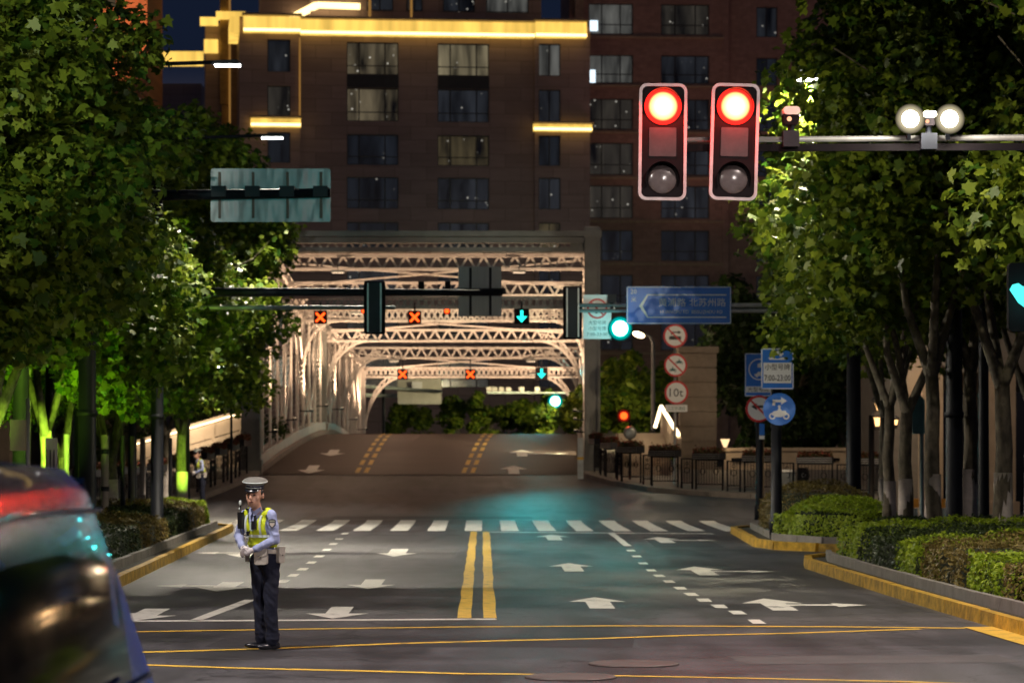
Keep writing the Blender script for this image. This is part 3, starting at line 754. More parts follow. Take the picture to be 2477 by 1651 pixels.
# red brick tower to the right
S2 = F / 224.0
b2 = thing('brick_tower', 'tall red brick residential tower beside the golden corniced block', 'building')
def mx_(px): return (px - 1418) / S2
holes = []; wins = []
sty = [['white', 'figure', 'spot'], ['white', 'spot', 'dark'], ['figure', 'spot', 'dark'], ['figure', 'spot', 'dark'], ['figure', 'spot', 'dark'], ['dark', 'dark', 'dark'], ['dark', 'dark', 'dark'], ['dark', 'dark', 'dark']]
rr = [(8, 82), (132, 200), (238, 312), (345, 422), (448, 527), (556, 630), (664, 738), (772, 846)]
for r, (a, b) in enumerate(rr):
    for c, (p, q) in enumerate(((1424, 1532), (1600, 1718), (1838, 1890))):
        h = (mx_(p), mx_(q), lz(b, S2), lz(a, S2)); holes.append(h); wins.append((h, WM[sty[r][c]], (.3, .72) if c < 2 else (.5,), .68 if c < 2 else 0))
mb = MB(); facade(mb, mx_(1390), mx_(1760), -1, 42, 0, .45, [h for h in holes if h[1] < mx_(1755)])
facade(mb, mx_(1760), mx_(2080), -1, 42, .9, .45, [h for h in holes if h[0] > mx_(1760)])
mb.box((mx_(1757), .5, 20.5), (.5, 1.2, 43)); mb.box((mx_(1735), 7, 20.5), (mx_(2080) - mx_(1390), .4, 43)); mb.box((mx_(1390) - .2, 3.6, 20.5), (.4, 7, 43)); mb.box((mx_(2080) + .2, 3.6, 20.5), (.4, 7, 43))
mb.build('wall', M_wall2, b2)
for h, wm, bars, tr in wins: window(b2, *h, .28 if h[1] < mx_(1755) else 1.15, wm, bars, tr)
for r, (a, b) in enumerate(rr):
    mb = MB(); z = lz(b + 8, S2); mb.box((mx_(1575), -.12, z), (mx_(1752) - mx_(1395), .24, .16)); mb.build('string_course', M_trim, b2)
mb = MB(); mb.box((mx_(1400), -.3, 38.2), (.7, .5, 6)); mb.build('pier', M_trim, b2)
mb = MB(); mb.box((mx_(1437), .1, lz(62, S2)), (.6, .1, .8)); mb.box((mx_(1432), .1, lz(186, S2)), (.55, .1, 1.1)); mb.build('lit_lamp_panel', glow('cool_room_light', (.75, .9, 1), 1.6), b2)
light('facade_floodlight', 'SPOT', (9, -17, 12), 2000, (1, .46, .34), b2, .5, (9, 0, 37), 75, .8)  # added red wash to brighten the brick tower, no fixture behind it
b2.location = ((1418 - VPX) / S2, 224, 0); b2.rotation_euler = (0, 0, R(4))

# orange lit block far to the left, and a low block with a lit parapet
b3 = thing('orange_brick_block', 'tall orange lit brick block rising behind the left tree crowns', 'building', (0, 0, 0))
mb = MB(); facade(mb, -5.5, 0, 0, 50, 0, .5, [(-3.6, -2.2, 30 + 3.4 * k, 31.9 + 3.4 * k) for k in range(6)])
mb.box((-.2, 5, 25), (.4, 9, 50)); mb.box((-5.3, 5, 25), (.4, 9, 50)); mb.box((-2.75, 9.7, 25), (5.5, .4, 50)); mb.build('wall', mat('orange_brick', (.42, .18, .09), .8, vary=.15, bump=.2), b3); courses(MATS['orange_brick'], 1.2, .75)
for k in range(6): window(b3, -3.6, -2.2, 30 + 3.4 * k, 31.9 + 3.4 * k, .3, WM['warm'], (.5,), 0)
b3.location = (-23.9, 206, 0)
light('facade_floodlight', 'SPOT', (-27.5, 190, 16), 50000, (1, .45, .22), None, .4, (-28, 206, 38), 38, .4)
b4 = thing('low_block', 'low block with a glowing yellow parapet beyond the left trees', 'building', (-29.5, 262, 0))
mb = MB(); mb.box((-28, 266, 17.5), (5, 8, 35)); mb.build('wall', M_wall1, b4)
mb = MB(); mb.box((-28, 261.9, lz(143, F / 262)), (5.4, .5, 1.3)); mb.build('lit_cornice', M_cornglow, b4)

# dark hotel front behind the trees on the left, one storey shopfront on the right
M_conc = mat('grey_render', (.16, .145, .135), .8, vary=.15, bump=.2)
M_beige = mat('beige_stone', (.40, .32, .25), .7, vary=.12, scale=2, bump=.2)
M_dark = mat('dark_glass', (.006, .007, .009), .12)
b5 = thing('office_front', 'dark office front with pale columns behind the left row of trees', 'building', (-17, 90, 0))
mb = MB(); mb.box((-18.5, 90, 7), (.6, 70, 14.6)); mb.box((-16, 112, 7), (6, .6, 14.6)); mb.build('wall', M_conc, b5)
for k in range(10):
    mb = MB(); mb.box((-17.9, 58 + k * 6.2, 3.4), (.7, .7, 6.8)); mb.build('column', M_beige, b5)
    mb = MB(); mb.box((-18.15, 61.1 + k * 6.2, 3.0), (.12, 4.4, 4.6)); mb.build('shop_window', M_dark, b5)
b6 = thing('stone_shopfront', 'stone shopfront with pale columns and dark doorways behind the right trees', 'building', (18, 84, 0))
mb = MB(); mb.box((22, 88.6, 7), (19, .6, 14.5)); mb.box((13.0, 95, 7), (.6, 12, 14.5)); mb.box((18.3, 87.9, 5.0), (11.4, .7, 1.2)); mb.build('wall', M_conc, b6)
for x, w in ((12.95, .62), (15.0, .9), (18.2, .9), (21.4, .9)):
    mb = MB(); mb.box((x + .6, 87.6, 2.2), (w, .9, 4.4)); mb.box((x + .6, 87.6, .25), (w + .2, 1.1, .5)); mb.build('column', M_beige, b6)
for x in (14.6, 17.2, 20.4): mb = MB(); mb.box((x + .1, 88.26, 1.9), (1.9 if x < 15 else 2.2, .08, 3.8)); mb.build('doorway', M_dark, b6)
mb = MB(); mb.box((13.2, 87.4, 3.9), (.8, .1, 2.4)); mb.build('pale_banner', M_beige, b6)

# stone pylon, ramps and plaza wall at the bridge foot
M_ashlar = mat('ashlar', (.27, .215, .17), .75, vary=.2, scale=2.5, bump=.35, bscale=12)
py_ = thing('stone_pylon', 'tall coursed stone pylon standing behind the round traffic signs', 'pylon', (8.0, 108, 1.3))
mb = MB(); z = 1.25; k = 0
while z < 5.6:
    mb.box((8.0, 108, z + .26), (1.36, 1.2, .5)); mb.box((8.0, 108, z + .27), (1.28, 1.12, .54)); z += .55; k += 1
mb.build('shaft', M_ashlar, py_)
mb = MB(); mb.box((8.0, 108, z + .1), (1.5, 1.34, .24)); mb.build('cap', M_ashlar, py_)
mb = MB(); mb.box((8.0, 108, 1.2), (1.7, 1.5, .4)); mb.build('base', M_ashlar, py_)
M_warmled = glow('warm_handrail', (1, .74, .42), 5.0)
def ramp(name, label, a, b, wall_h, cat, side):
    a = Vector(a); b = Vector(b)
    t = thing(name, label, cat, a)
    mb = MB(); d = (b - a); n = Vector((-d.y, d.x, 0)).normalized() * .16
    vs = []
    for p in (a, b):
        for s in (-1, 1): vs += [p + n * s, p + n * s + ZA * wall_h]
    vs[0].z = vs[2].z = 0; vs[4].z = vs[6].z = 0
    mb.add(vs, [(0, 2, 6, 4), (1, 5, 7, 3), (0, 4, 5, 1), (2, 3, 7, 6), (0, 1, 3, 2), (4, 6, 7, 5)]); mb.build('parapet', M_beige, t)
    mb = MB(); L_ = d.length; k = int(L_ / .9)
    for i in range(k + 1):
        p = a.lerp(b, i / k); mb.bar(p + ZA * wall_h, p + ZA * (wall_h + .62), .1, .1)
    mb.build('baluster', M_beige, t)
    mb = MB(); mb.bar(a + ZA * (wall_h + .3), b + ZA * (wall_h + .3), .03, .5); mb.build('stone_panel', M_beige, t)
    mb = MB(); mb.bar(a + ZA * (wall_h + .7), b + ZA * (wall_h + .7), .16, .12); r_ = mb.build('handrail', M_beige, t)
    mb = MB(); mb.bar(a + ZA * (wall_h + .62) + side, b + ZA * (wall_h + .62) + side, .07, .05); mb.build('handrail_light', M_warmled, r_)
    return t
r1 = ramp('lit_ramp', 'pale stone ramp with glowing handrail climbing to the bridge on the left pavement', (-12.7, 104.6, 1.55), (-8.75, 104.6, 2.72), 0.02, 'ramp', -YA * .12)
light('handrail_glow', 'AREA', (-10.6, 102.9, 2.9), 90, (1, .78, .5), r1, 1.2, (-10.8, 104.6, 1.6))
st = thing('stone_stair', 'pale lit stone stair beside the right bridge post with a glowing handrail', 'stair', (6.2, 101, 1.1))
mb = MB()
for k in range(8): mb.box((5.75, 101.3 + k * .5 + .9, (1.0 + 1.45 + k * .17) / 2), (1.7, 2.3, .45 + k * .17 + .001 * k))
mb.build('steps', M_beige, st)
mb = MB(); mb.bar((6.75, 99.5, 2.0), (6.55, 105.5, 3.1), .14, .9); mb.build('side_wall', M_beige, st)
mb = MB(); mb.bar((6.72, 99.3, 2.56), (6.5, 105.5, 3.62), .1, .1); mb.bar((6.5, 105.5, 3.62), (6.28, 105.6, 2.85), .1, .1); mb.build('handrail_light', M_warmled, st)
light('stair_glow', 'POINT', (6.0, 102.2, 3.5), 60, (1, .78, .5), st, .2)
pw = thing('plaza_wall', 'long low beige stone wall behind the flower box railings on the right', 'wall', (13, 104.2, 1.2))
mb = MB(); mb.box((15.0, 104.3, 1.2), (12.6, .4, 1.6)); mb.build('wall', M_beige, pw)
mb = MB(); mb.box((15.0, 104.25, 2.06), (12.8, .55, .12)); mb.build('coping', M_beige, pw)
for k, px in enumerate((1790, 2010)):
    p = P(px, 1104, 104); mb = MB(); mb.box((p.x, 104.0, p.z - .1), (.62, .06, .12)); mb.build('vent_slot', M_dark, pw)

# ------------------------------------------------------------------ trees
def leaf_template():
    a = [(0, 0), (.22, -.08), (.5, .12), (.33, .3), (.48, .62), (.2, .58), (0, 1.0), (-.2, .58), (-.48, .62), (-.33, .3), (-.5, .12), (-.22, -.08)]
    return np.array([(x, y - .35, -.5 * abs(x) - .35 * (y - .3) ** 2) for x, y in a])
LEAF = leaf_template()
OVAL = np.array([(0, -.5, 0), (.28, -.1, -.06), (.22, .3, -.05), (0, .55, 0), (-.22, .3, -.05), (-.28, -.1, -.06)])
def leaf_mesh(name, pts, nrm, size, tpl, r, jitter=.6):
    n = len(pts); k = len(tpl)
    nr = nrm + r.normal(0, jitter, (n, 3)); nr /= np.linalg.norm(nr, axis=1)[:, None] + 1e-9
    t = r.normal(0, 1, (n, 3)); t -= nr * (t * nr).sum(1)[:, None]; t /= np.linalg.norm(t, axis=1)[:, None] + 1e-9
    b = np.cross(nr, t)
    sc = size * r.uniform(.4, 1.35, n)
    V = pts[:, None, :] + (tpl[None, :, 0, None] * t[:, None, :] + tpl[None, :, 1, None] * b[:, None, :] + tpl[None, :, 2, None] * nr[:, None, :]) * sc[:, None, None]
    me = bpy.data.meshes.new(name)
    me.vertices.add(n * k); me.vertices.foreach_set('co', V.reshape(-1).astype(np.float32))
    me.loops.add(n * k); me.loops.foreach_set('vertex_index', np.arange(n * k, dtype=np.int32))
    me.polygons.add(n); me.polygons.foreach_set('loop_start', np.arange(0, n * k, k, dtype=np.int32)); me.polygons.foreach_set('loop_total', np.full(n, k, dtype=np.int32))
    me.update(calc_edges=True); return me
def crown_points(r, n, rad, hgt, nblob, base, cone=0.0):
    """leaf positions clustered on overlapping clumps in an uneven dome; z from base up"""
    P_, N_ = [], []
    bl = []
    for i in range(nblob):
        f = (i + r.uniform(0, 1)) / nblob; a = r.uniform(0, 2 * math.pi)
        prof = (1 - max(0, (f - .45) / .62) ** 2) ** .5 * (.72 + .28 * min(1, f / .25)) * (1 - cone * f)
        q = r.uniform(.1, 1.0) ** .5 * prof * rad * .80
        br = rad * r.uniform(.12, .33)
        bl.append((np.array([q * math.cos(a), q * math.sin(a), base + br * .6 + f * (hgt - br * 1.4)]), br))
    w = np.array([b[1] ** 2 for b in bl]); w /= w.sum()
    cnt = r.multinomial(n, w)
    for (c, br), m in zip(bl, cnt):
        d = r.normal(0, 1, (m, 3)); d /= np.linalg.norm(d, axis=1)[:, None]
        rr = br * r.uniform(.35, 1.15, m) ** .7
        p = c + d * rr[:, None] * np.array([1, 1, .8]); P_.append(p)
        N_.append(d * .6 + np.array([0, 0, .7]))
    return np.concatenate(P_), np.concatenate(N_), bl
M_leaf = leaf_mat('plane_tree_leaf', (.025, .075, .008), (.22, .28, .025))
M_leafd = leaf_mat('dark_leaf', (.015, .035, .01), (.05, .08, .02))
def bark_mat():
    m = mat('mottled_bark', (.07, .055, .034), .85, vary=.6, scale=7, stretch=(1, 1, .6), bump=.9, bscale=10, color2=(.15, .125, .085))
    return m
M_bark = bark_mat()
M_wash = mat('limewash', (.48, .42, .38), .85, vary=.2, scale=6, bump=.3, bscale=20)
def make_trunk(r, parent, h0, spread, nl, rad, lean=(0, 0), wash=True, top=6.5):
    mb = MB(); pts = [Vector((lean[0] * z / h0 + r.normal(0, .03), lean[1] * z / h0 + r.normal(0, .03), z)) for z in np.linspace(0, h0, 6)]
    mb.tube(pts, [rad * (1.15 - .3 * i / 5) for i in range(6)], 12)
    tp = pts[-1]
    for i in range(nl):
        a = 2 * math.pi * (i + r.uniform(-.2, .2)) / nl; L_ = top - h0; sp = spread * r.uniform(.7, 1.1); q = [tp - ZA * .15]
        rr = [rad * .75]
        for k in range(1, 6):
            f = k / 5; q.append(tp + Vector((math.cos(a) * sp * f ** .8, math.sin(a) * sp * f ** .8, L_ * f)) + Vector(r.normal(0, .06, 3))); rr.append(rad * (.62 - .5 * f))
        mb.tube(q, rr, 8)
        for j in range(3):
            k = r.integers(2, 5); a2 = a + r.uniform(-1.2, 1.2); e = q[k] + Vector((math.cos(a2) * 1.3, math.sin(a2) * 1.3, r.uniform(.4, 1.6)))
            mb.tube([q[k], q[k].lerp(e, .5) + Vector(r.normal(0, .08, 3)), e], [rr[k] * .6, rr[k] * .4, .015], 6)
    t = mb.build('trunk', M_bark, parent)
    if wash:
        mb = MB(); mb.tube([Vector((lean[0] * z / h0, lean[1] * z / h0, z)) for z in (0.0, .5, 1.0, 1.45)], [rad * 1.19, rad * 1.15, rad * 1.1, rad * 1.08], 14); mb.build('limewash', M_wash, parent)
    return t
def tree(seed, n, rad, hgt, base, leaf, tpl, m, nblob=26, h0=2.4, nl=4, trad=.17, wash=True, lean=(0, 0), name='plane_tree', top=None, cone=0.0):
    r = np.random.default_rng(seed)
    t = bpy.data.objects.new(name, None); COL.objects.link(t)
    p, nn, bl = crown_points(r, n, rad, hgt, nblob, base, cone)
    me = leaf_mesh('crown', p, nn, leaf, tpl, r); me.materials.append(m)
    o = bpy.data.objects.new('crown', me); COL.objects.link(o); o.parent = t
    make_trunk(r, t, h0, rad * .6, nl, trad, lean, wash, top or base + hgt * .6)
    return t
LEFTG, RIGHTG = 'plane trees along the left pavement', 'plane trees in the right planting bed'
TA = tree(1, 25000, 3.9, 8.3, 3.1, .185, LEAF, M_leaf, 66, 2.3, 3, .17)
TB_ = tree(2, 25000, 4.0, 8.6, 3.2, .185, LEAF, M_leaf, 66, 2.1, 4, .16)
TC = tree(3, 23000, 3.8, 7.8, 3.2, .18, LEAF, M_leaf, 60, 2.6, 3, .15)
def place(o, x, y, rz, label, group, s=1.0, z=None, first=[set()]):
    if o.name in first[0]:
        c = copy_tree(o)
    else: c = o; first[0].add(o.name)
    c.location = (x, y, (gz(y) + .12) if z is None else z); c.rotation_euler = (0, 0, rz); c.scale = (s, s, s if not isinstance(s, tuple) else 1)
    return tag(c, label, 'tree', group)
place(TA, -9.4, 45.0, 0.3, 'nearest left plane tree, its broad leafy crown filling the upper left corner', LEFTG, 1.06)
place(TB_, -8.9, 51.5, 1.4, 'plane tree with green lit forked trunk beside the brown sign board', LEFTG, 1.02)
place(TC, -8.6, 57.0, 2.6, 'plane tree with green lit trunk just left of the thick dark lamp post', LEFTG, .9)
place(TA, -9.2, 63.5, 3.6, 'plane tree with green lit trunk between the two thick dark posts', LEFTG, .82)
place(TB_, -8.9, 69.5, 4.4, 'plane tree whose crown hangs behind the back of the overhead sign', LEFTG, .86)
place(TC, -7.9, 76.0, 5.4, 'plane tree with bright green lower trunk beside the slim dark traffic post', LEFTG, .95)
place(TC, -9.9, 90.5, 2.2, 'farthest left plane tree, behind the distant officer', LEFTG, .84)
TR = tree(4, 17500, 4.2, 8.2, 4.3, .19, LEAF, M_leaf, 66, 3.3, 3, .135, cone=.42)
TS = tree(5, 17000, 4.0, 8.0, 4.2, .19, LEAF, M_leaf, 66, 3.0, 3, .145, cone=.25)
place(TR, 8.4, 54.0, .5, 'plane tree with whitewashed trunk just left of the thick dark post', RIGHTG, 1.05)
place(TS, 9.35, 52.0, 1.9, 'rightmost plane tree, whitewashed trunk in front of the dark shopfront', RIGHTG, 1.08)
place(TR, 9.45, 56.2, 3.3, 'plane tree with whitewashed trunk just right of the thick dark post', RIGHTG, 1.1)
place(TS, 8.62, 59.0, 4.2, 'plane tree with slim trunk, second from the slim dark post', RIGHTG, .95)
place(TR, 8.58, 61.0, 5.5, 'plane tree with slim brown trunk nearest the slim dark post', RIGHTG, .9)
place(TS, 10.4, 43.0, 2.9, 'plane tree standing past the right edge, branches reaching over the mast arm', RIGHTG, 1.05)
place(TR, 9.9, 71.5, 4.4, 'plane tree behind the paired blue signs, crown over the street name sign', RIGHTG, .86)
place(TS, 12.5, 66.0, 4.9, 'plane tree deep behind the whitewashed trunks on the right', RIGHTG, 1.0)
place(TR, -8.55, 83.0, .9, 'plane tree above the tip of the left hedge bed, crown touching the overhead mast arm', LEFTG, .96)
# trees beyond the river and dark evergreens behind the pylon
TD = tree(9, 7000, 3.0, 5.0, 1.2, .34, OVAL, M_leaf, 24, 1.2, 3, .16, False, name='round_tree', top=4)
FARG = 'round trees beyond the bridge'
for k, (px, Y, s, lab) in enumerate(((1140, 178, .85, 'low round tree seen under the far portal, left of the others'), (1245, 182, .8, 'round tree under the far portal beside the distant cyan signal'),
        (1350, 172, .85, 'round tree half hidden by the right posts of the bridge'), (1000, 190, .8, 'dark round tree behind the back of the distant sign board'))):
    place(TD, (px - VPX) / F * Y, Y, k * 1.7, lab, FARG, s, .3)
for k, (px, Y, s, z, lab) in enumerate(((1500, 128, .95, -.6, 'lit leafy tree between the bridge post and the stone pylon'), (1430, 136, .95, -.6, 'leafy tree just behind the right bridge post'), (1580, 140, 1.2, -.6, 'leafy tree behind the stone pylon'))):
    place(TD, (px - VPX) / F * Y, Y, k * 2.1, lab, 'riverside trees right of the bridge', s, z)
TE = tree(12, 9000, 3.6, 7.5, .8, .3, OVAL, M_leafd, 28, 1.0, 3, .2, False, name='evergreen_tree', top=6)
for k, (x, Y, s, lab) in enumerate(((10.6, 109, .85, 'dark evergreen tree right of the stone pylon'), (14.0, 110, .9, 'dark evergreen tree behind the paired blue signs'), (17.6, 111, 1.0, 'dark evergreen tree behind the right lanterns'), (-13.5, 108.5, .9, 'dark evergreen tree behind the left lit ramp'), (-9.6, 111, .62, 'small dark evergreen beside the left bridge post'), (12.2, 121, 1.25, 'tall dark evergreen rising behind the pylon'), (-8.2, 99.8, .0001, '') )):
    if lab: place(TE, x, Y, k * 1.3, lab, 'dark evergreens at the bridge foot', s, 1.0 if Y < 115 else -.4)

# ------------------------------------------------------------------ hedges
M_hlime = leaf_mat('lime_hedge_leaf', (.16, .26, .01), (.34, .43, .03), .5, .25)
M_hdark = leaf_mat('dark_hedge_leaf', (.015, .03, .010), (.055, .08, .025), .5, .2)
M_hred = leaf_mat('bronze_hedge_leaf', (.10, .07, .02), (.25, .2, .06), .5, .2)
M_core = mat('hedge_core', (.015, .025, .008), .9)
def hedge(name, label, poly, z0, z1, m, n, leaf=.07, seed=0, cat='hedge', group='clipped hedges', dome=0.0):
    r = np.random.default_rng(100 + seed)
    pts = np.array(poly, float); c = pts.mean(0)
    t = thing(name, label, cat, (c[0], c[1], z0), group)
    # core
    mb = MB(); k = len(poly); sh = [tuple(c + (p - c) * (.93 if not dome else (.72 if dome > .2 else .9))) for p in pts]
    vs = [(x, y, z0) for x, y in sh] + [(x, y, z1 - .09 - dome * .35) for x, y in sh]
    mb.add(vs, [tuple(range(k, 2 * k))] + [(i, (i + 1) % k, k + (i + 1) % k, k + i) for i in range(k)]); mb.build('core', M_core, t)
    # leaves on top and sides
    A, Nn = [], []
    per = [np.linalg.norm(pts[(i + 1) % k] - pts[i]) for i in range(k)]; side = sum(per) * (z1 - z0)
    xmin, ymin = pts.min(0); xmax, ymax = pts.max(0); area = .5 * abs(sum(pts[i][0] * pts[(i + 1) % k][1] - pts[(i + 1) % k][0] * pts[i][1] for i in range(k)))
    nt = int(n * area / (area + side))
    q = r.uniform((xmin, ymin), (xmax, ymax), (nt * 3, 2)); ins = np.zeros(len(q), bool)
    for i in range(k):
        a, b = pts[i], pts[(i + 1) % k]
        cond = (a[1] > q[:, 1]) != (b[1] > q[:, 1])
        with np.errstate(divide='ignore', invalid='ignore'):
            xi = (b[0] - a[0]) * (q[:, 1] - a[1]) / (b[1] - a[1]) + a[0]
        ins ^= cond & (q[:, 0] < xi)
    q = q[ins][:nt]
    wob = .075 * np.sin(q[:, 0] * 3.1 + q[:, 1] * 2.3 + seed) + .04 * np.sin(q[:, 1] * 5.7 + seed * 2)
    dd = np.linalg.norm((q - c) / (np.array([xmax - xmin, ymax - ymin]) / 2 + 1e-6), axis=1)
    top = np.c_[q, z1 + wob - dome * np.clip(dd, 0, 1.2) ** 2.5 + r.normal(0, .02, len(q))]
    A.append(top); Nn.append(np.tile([0, 0, 1.], (len(top), 1)))
    for i in range(k):
        m_ = int((n - nt) * per[i] / sum(per)); a, b = pts[i], pts[(i + 1) % k]; f = r.uniform(0, 1, m_)
        d = (b - a) / (per[i] + 1e-9); nr = np.array([d[1], -d[0]]); 
        if np.dot(nr, (a + b) / 2 - c) < 0: nr = -nr
        zz = r.uniform(z0 + .03, z1, m_) ; zz -= dome * .9 * np.clip((zz - z0) / (z1 - z0), 0, 1)
        bul = .05 * np.sin(f * per[i] * 3 + seed) + r.normal(0, .02, m_) - .10 * ((zz - z0) / (z1 - z0)) ** 3
        A.append(np.c_[a + d * (f * per[i])[:, None] + nr * bul[:, None], zz]); Nn.append(np.tile([nr[0], nr[1], .5], (m_, 1)))
    A = np.concatenate(A); Nn = np.concatenate(Nn)
    me = leaf_mesh('foliage', A - np.array(wloc(t)), Nn, leaf, OVAL, r, .5); me.materials.append(m)
    o = bpy.data.objects.new('foliage', me); COL.objects.link(o); o.parent = t
    return t
def kx(K, y):
    ys_ = [p[1] for p in K][::-1]; return float(np.interp(y, ys_, [p[0] for p in K][::-1]))
HG = 'clipped hedge blocks in the right bed'
hd = [(53.2, 51.6, .75, M_hdark, 'dark clipped hedge block at the tip of the right bed'), (51.3, 49.0, .76, M_hlime, 'first bright lime hedge block from the tip of the right bed'),
      (48.7, 45.2, .74, M_hdark, 'broad dark hedge block below the slim whitewashed trunks'), (44.9, 43.0, .72, M_hlime, 'short lime hedge block in the middle of the right bed'),
      (42.7, 39.6, .76, M_hred, 'pale flecked hedge block below the thick dark post'), (39.3, 37.2, .70, M_hlime, 'wide lime hedge block near the right edge'), (36.9, 31.0, .74, M_hred, 'nearest flecked hedge block at the right edge')]
for k, (a, b, h, m, lab) in enumerate(hd):
    xa, xb_ = kx(RK, a) + .55, kx(RK, b) + .55
    hedge('hedge_block', lab, [(xb_, b), (xb_ + 5.4, b + 2.2), (xa + 5.4, a + 2.2), (xa + (.5 if k == 0 else 0), a), ], .1, h + .03, m, 16000, .06, k, group=HG, dome=.09)
HL = 'clipped hedge blocks in the left bed'
hl = [(74.4, 71.8, .62, M_hlime, 'small lime hedge block at the tip of the left bed'), (71.5, 66, .68, M_hred, 'bronze hedge block next to the tip of the left bed'), (65.7, 60, .64, M_hdark, 'dark hedge block below the slim dark traffic post'),
      (59.7, 54, .66, M_hred, 'bronze hedge block in the middle of the left bed'), (53.7, 48, .62, M_hdark, 'dark hedge block beside the grey kerb joint on the left'), (47.7, 40, .64, M_hdark, 'nearest dark hedge block, partly behind the blue vehicle')]
for k, (a, b, h, m, lab) in enumerate(hl):
    xa, xb_ = kx(LK, a) - .5, kx(LK, b) - .5
    hedge('hedge_block', lab, [(xb_, b), (xa, a), (xa - (1.0 if k == 0 else 3.6), a + .4), (xb_ - 3.6, b + 1.0)], .1, h + .12, m, 14000, .062, 20 + k, group=HL, dome=.12)
def isl(x, y): return (x, y)
hedge('island_bush', 'bright lime domed bush on the traffic island in front of the dark sign post', [(6.4, 63.4), (6.9, 61.8), (8.0, 61.1), (9.0, 61.9), (8.9, 64.0), (7.2, 64.8)], .12, 1.0, M_hlime, 16000, .06, 40, 'bush', 'bushes on the traffic island', .34)
hedge('island_bush', 'bronze domed bush on the traffic island behind the lime one', [(6.5, 66.0), (7.2, 64.9), (8.6, 64.8), (9.1, 67), (8.2, 70.5), (6.7, 70)], .12, 1.3, M_hred, 16000, .06, 41, 'bush', 'bushes on the traffic island', .45)

# ------------------------------------------------------------------ poles, signs and signals
M_pole = mat('dark_post_paint', (.010, .011, .015), .5, vary=.25, scale=2, spec=.18)
M_alu = mat('aluminium_back', (.42, .42, .41), .38, .75, vary=.12, scale=3)
M_galv = mat('galvanised_arm', (.3, .3, .29), .45, .5, vary=.2)
M_swhite = mat('sign_white', (.85, .85, .83), .45, vary=.03)
M_sblue = mat('sign_blue', (.01, .17, .68), .4, vary=.05)
M_sred = mat('sign_red', (.62, .02, .02), .4, vary=.05)
M_sblack = mat('sign_black', (.015, .015, .015), .5)
def dark_post(name, label, x, y, h, r0, r1, cat='post', group=None, collar=True):
    z0 = gz(y) + (.12 if abs(x) > 5.9 else 0)
    t = thing(name, label, cat, (x, y, z0), group)
    mb = MB(); mb.tube([(x, y, z0), (x, y, z0 + h)], [r0, r1], 16); 
    mb.build('pole', M_pole, t)
    if collar:
        mb = MB(); mb.lathe([(r0 * 1.25, 0), (r0 * 1.25, .35), (r0 * 1.08, .42)], (x, y, z0), n=16); mb.build('base_collar', M_pole, t)
        mb = MB(); mb.lathe([(r0 * 1.12, 0), (r0 * 1.12, .1)], (x, y, z0 + 2.6), n=16); mb.build('collar', M_pole, t)
    return t
def roundrect(w, h, r, n=5):
    out = []
    for cx, cy, a0 in ((w / 2 - r, h / 2 - r, 0), (-w / 2 + r, h / 2 - r, 90), (-w / 2 + r, -h / 2 + r, 180), (w / 2 - r, -h / 2 + r, 270)):
        for k in range(n + 1): a = R(a0 + 90 * k / n); out.append((cx + r * math.cos(a), cy + r * math.sin(a)))
    return out
def circ(r, n=28, cx=0, cy=0): return [(cx + r * math.cos(2 * math.pi * k / n), cy + r * math.sin(2 * math.pi * k / n)) for k in range(n)]
def ring(mb, o, r0, r1, t, n=32, u=XA, v=ZA):
    o = Vector(o); k0 = []
    vs = []
    for rr in (r0, r1):
        for k in range(n): a = 2 * math.pi * k / n; vs.append(o + u * math.cos(a) * rr + v * math.sin(a) * rr)
    vs += [p + Vector(t) for p in vs]
    fs = []
    for k in range(n):
        j = (k + 1) % n
        fs += [(k, j, n + j, n + k), (2 * n + k, 3 * n + k, 3 * n + j, 2 * n + j), (n + k, n + j, 3 * n + j, 3 * n + k), (k, 2 * n + k, 2 * n + j, j)]
    mb.add(vs, fs)
FR = -YA        # towards the camera
def plate(mb, poly, c, y, d=.004): mb.prism(poly, (c[0], y, c[2]), XA, ZA, FR * d)
def bar2(mb, c, y, a, b, w, d=.003):
    """flat bar in the sign plane from a to b"""
    a = Vector((a[0], a[1])); b = Vector((b[0], b[1])); n = (b - a).normalized(); n = Vector((-n.y, n.x)) * w / 2
    mb.prism([tuple(a + n), tuple(a - n), tuple(b - n), tuple(b + n)], (c[0], y, c[2]), XA, ZA, FR * d)
def letters(parent, txt, c, y, h, m, w=None, name='lettering'):
    vs, fs = text_geo(txt, (c[0], y, c[2]), XA, ZA, h, w)
    mb = MB(); mb.add(vs, fs); return mb.build(name, m, parent)

# --- the two big red signals over the near junction
M_red = falloff_glow('red_lamp', (1.0, .13, .045), 26.0, .10, .182, 1.8, (0, 0, .445)); M_redhalo = glow('red_lamp_rim', (1, .015, .01), 3.0)
M_cyan = glow('cyan_lamp', (.02, .95, .78), 2.4)
M_border = mat('signal_border', (.42, .34, .35), .5)
M_inner = mat('signal_black', (.006, .004, .005), .7, spec=.1)
M_lensoff = mat('lens_unlit', (.10, .08, .08), .18, vary=.3, scale=6, spec=.8, coat=.4)
mast = thing('signal_mast', 'long grey mast arm holding two red signals, cameras and white floodlights', 'mast', (9.6, 36.2, .12))
YM = 36.2
def at(px, py, Y=YM): return P(px, py, Y)
a0, a1 = at(1600, 335), at(2477, 328); 
mb = MB(); mb.tube([(9.6, YM, .1), (9.6, YM, 7.2)], [.16, .12], 16); mb.build('pole', M_pole, mast)
mb = MB(); mb.tube([a0 + YA * .2, (9.6, YM + .2, 6.05)], [.032, .05], 14); mb.build('mast_arm', mat('arm_grey', (.22, .21, .2), .4, .2), mast)
mb = MB(); mb.bar(a0 + Vector((.3, .2, -.1)), Vector((9.6, YM + .2, 5.93)), .06, .09); mb.build('cable_tray', M_inner, mast)
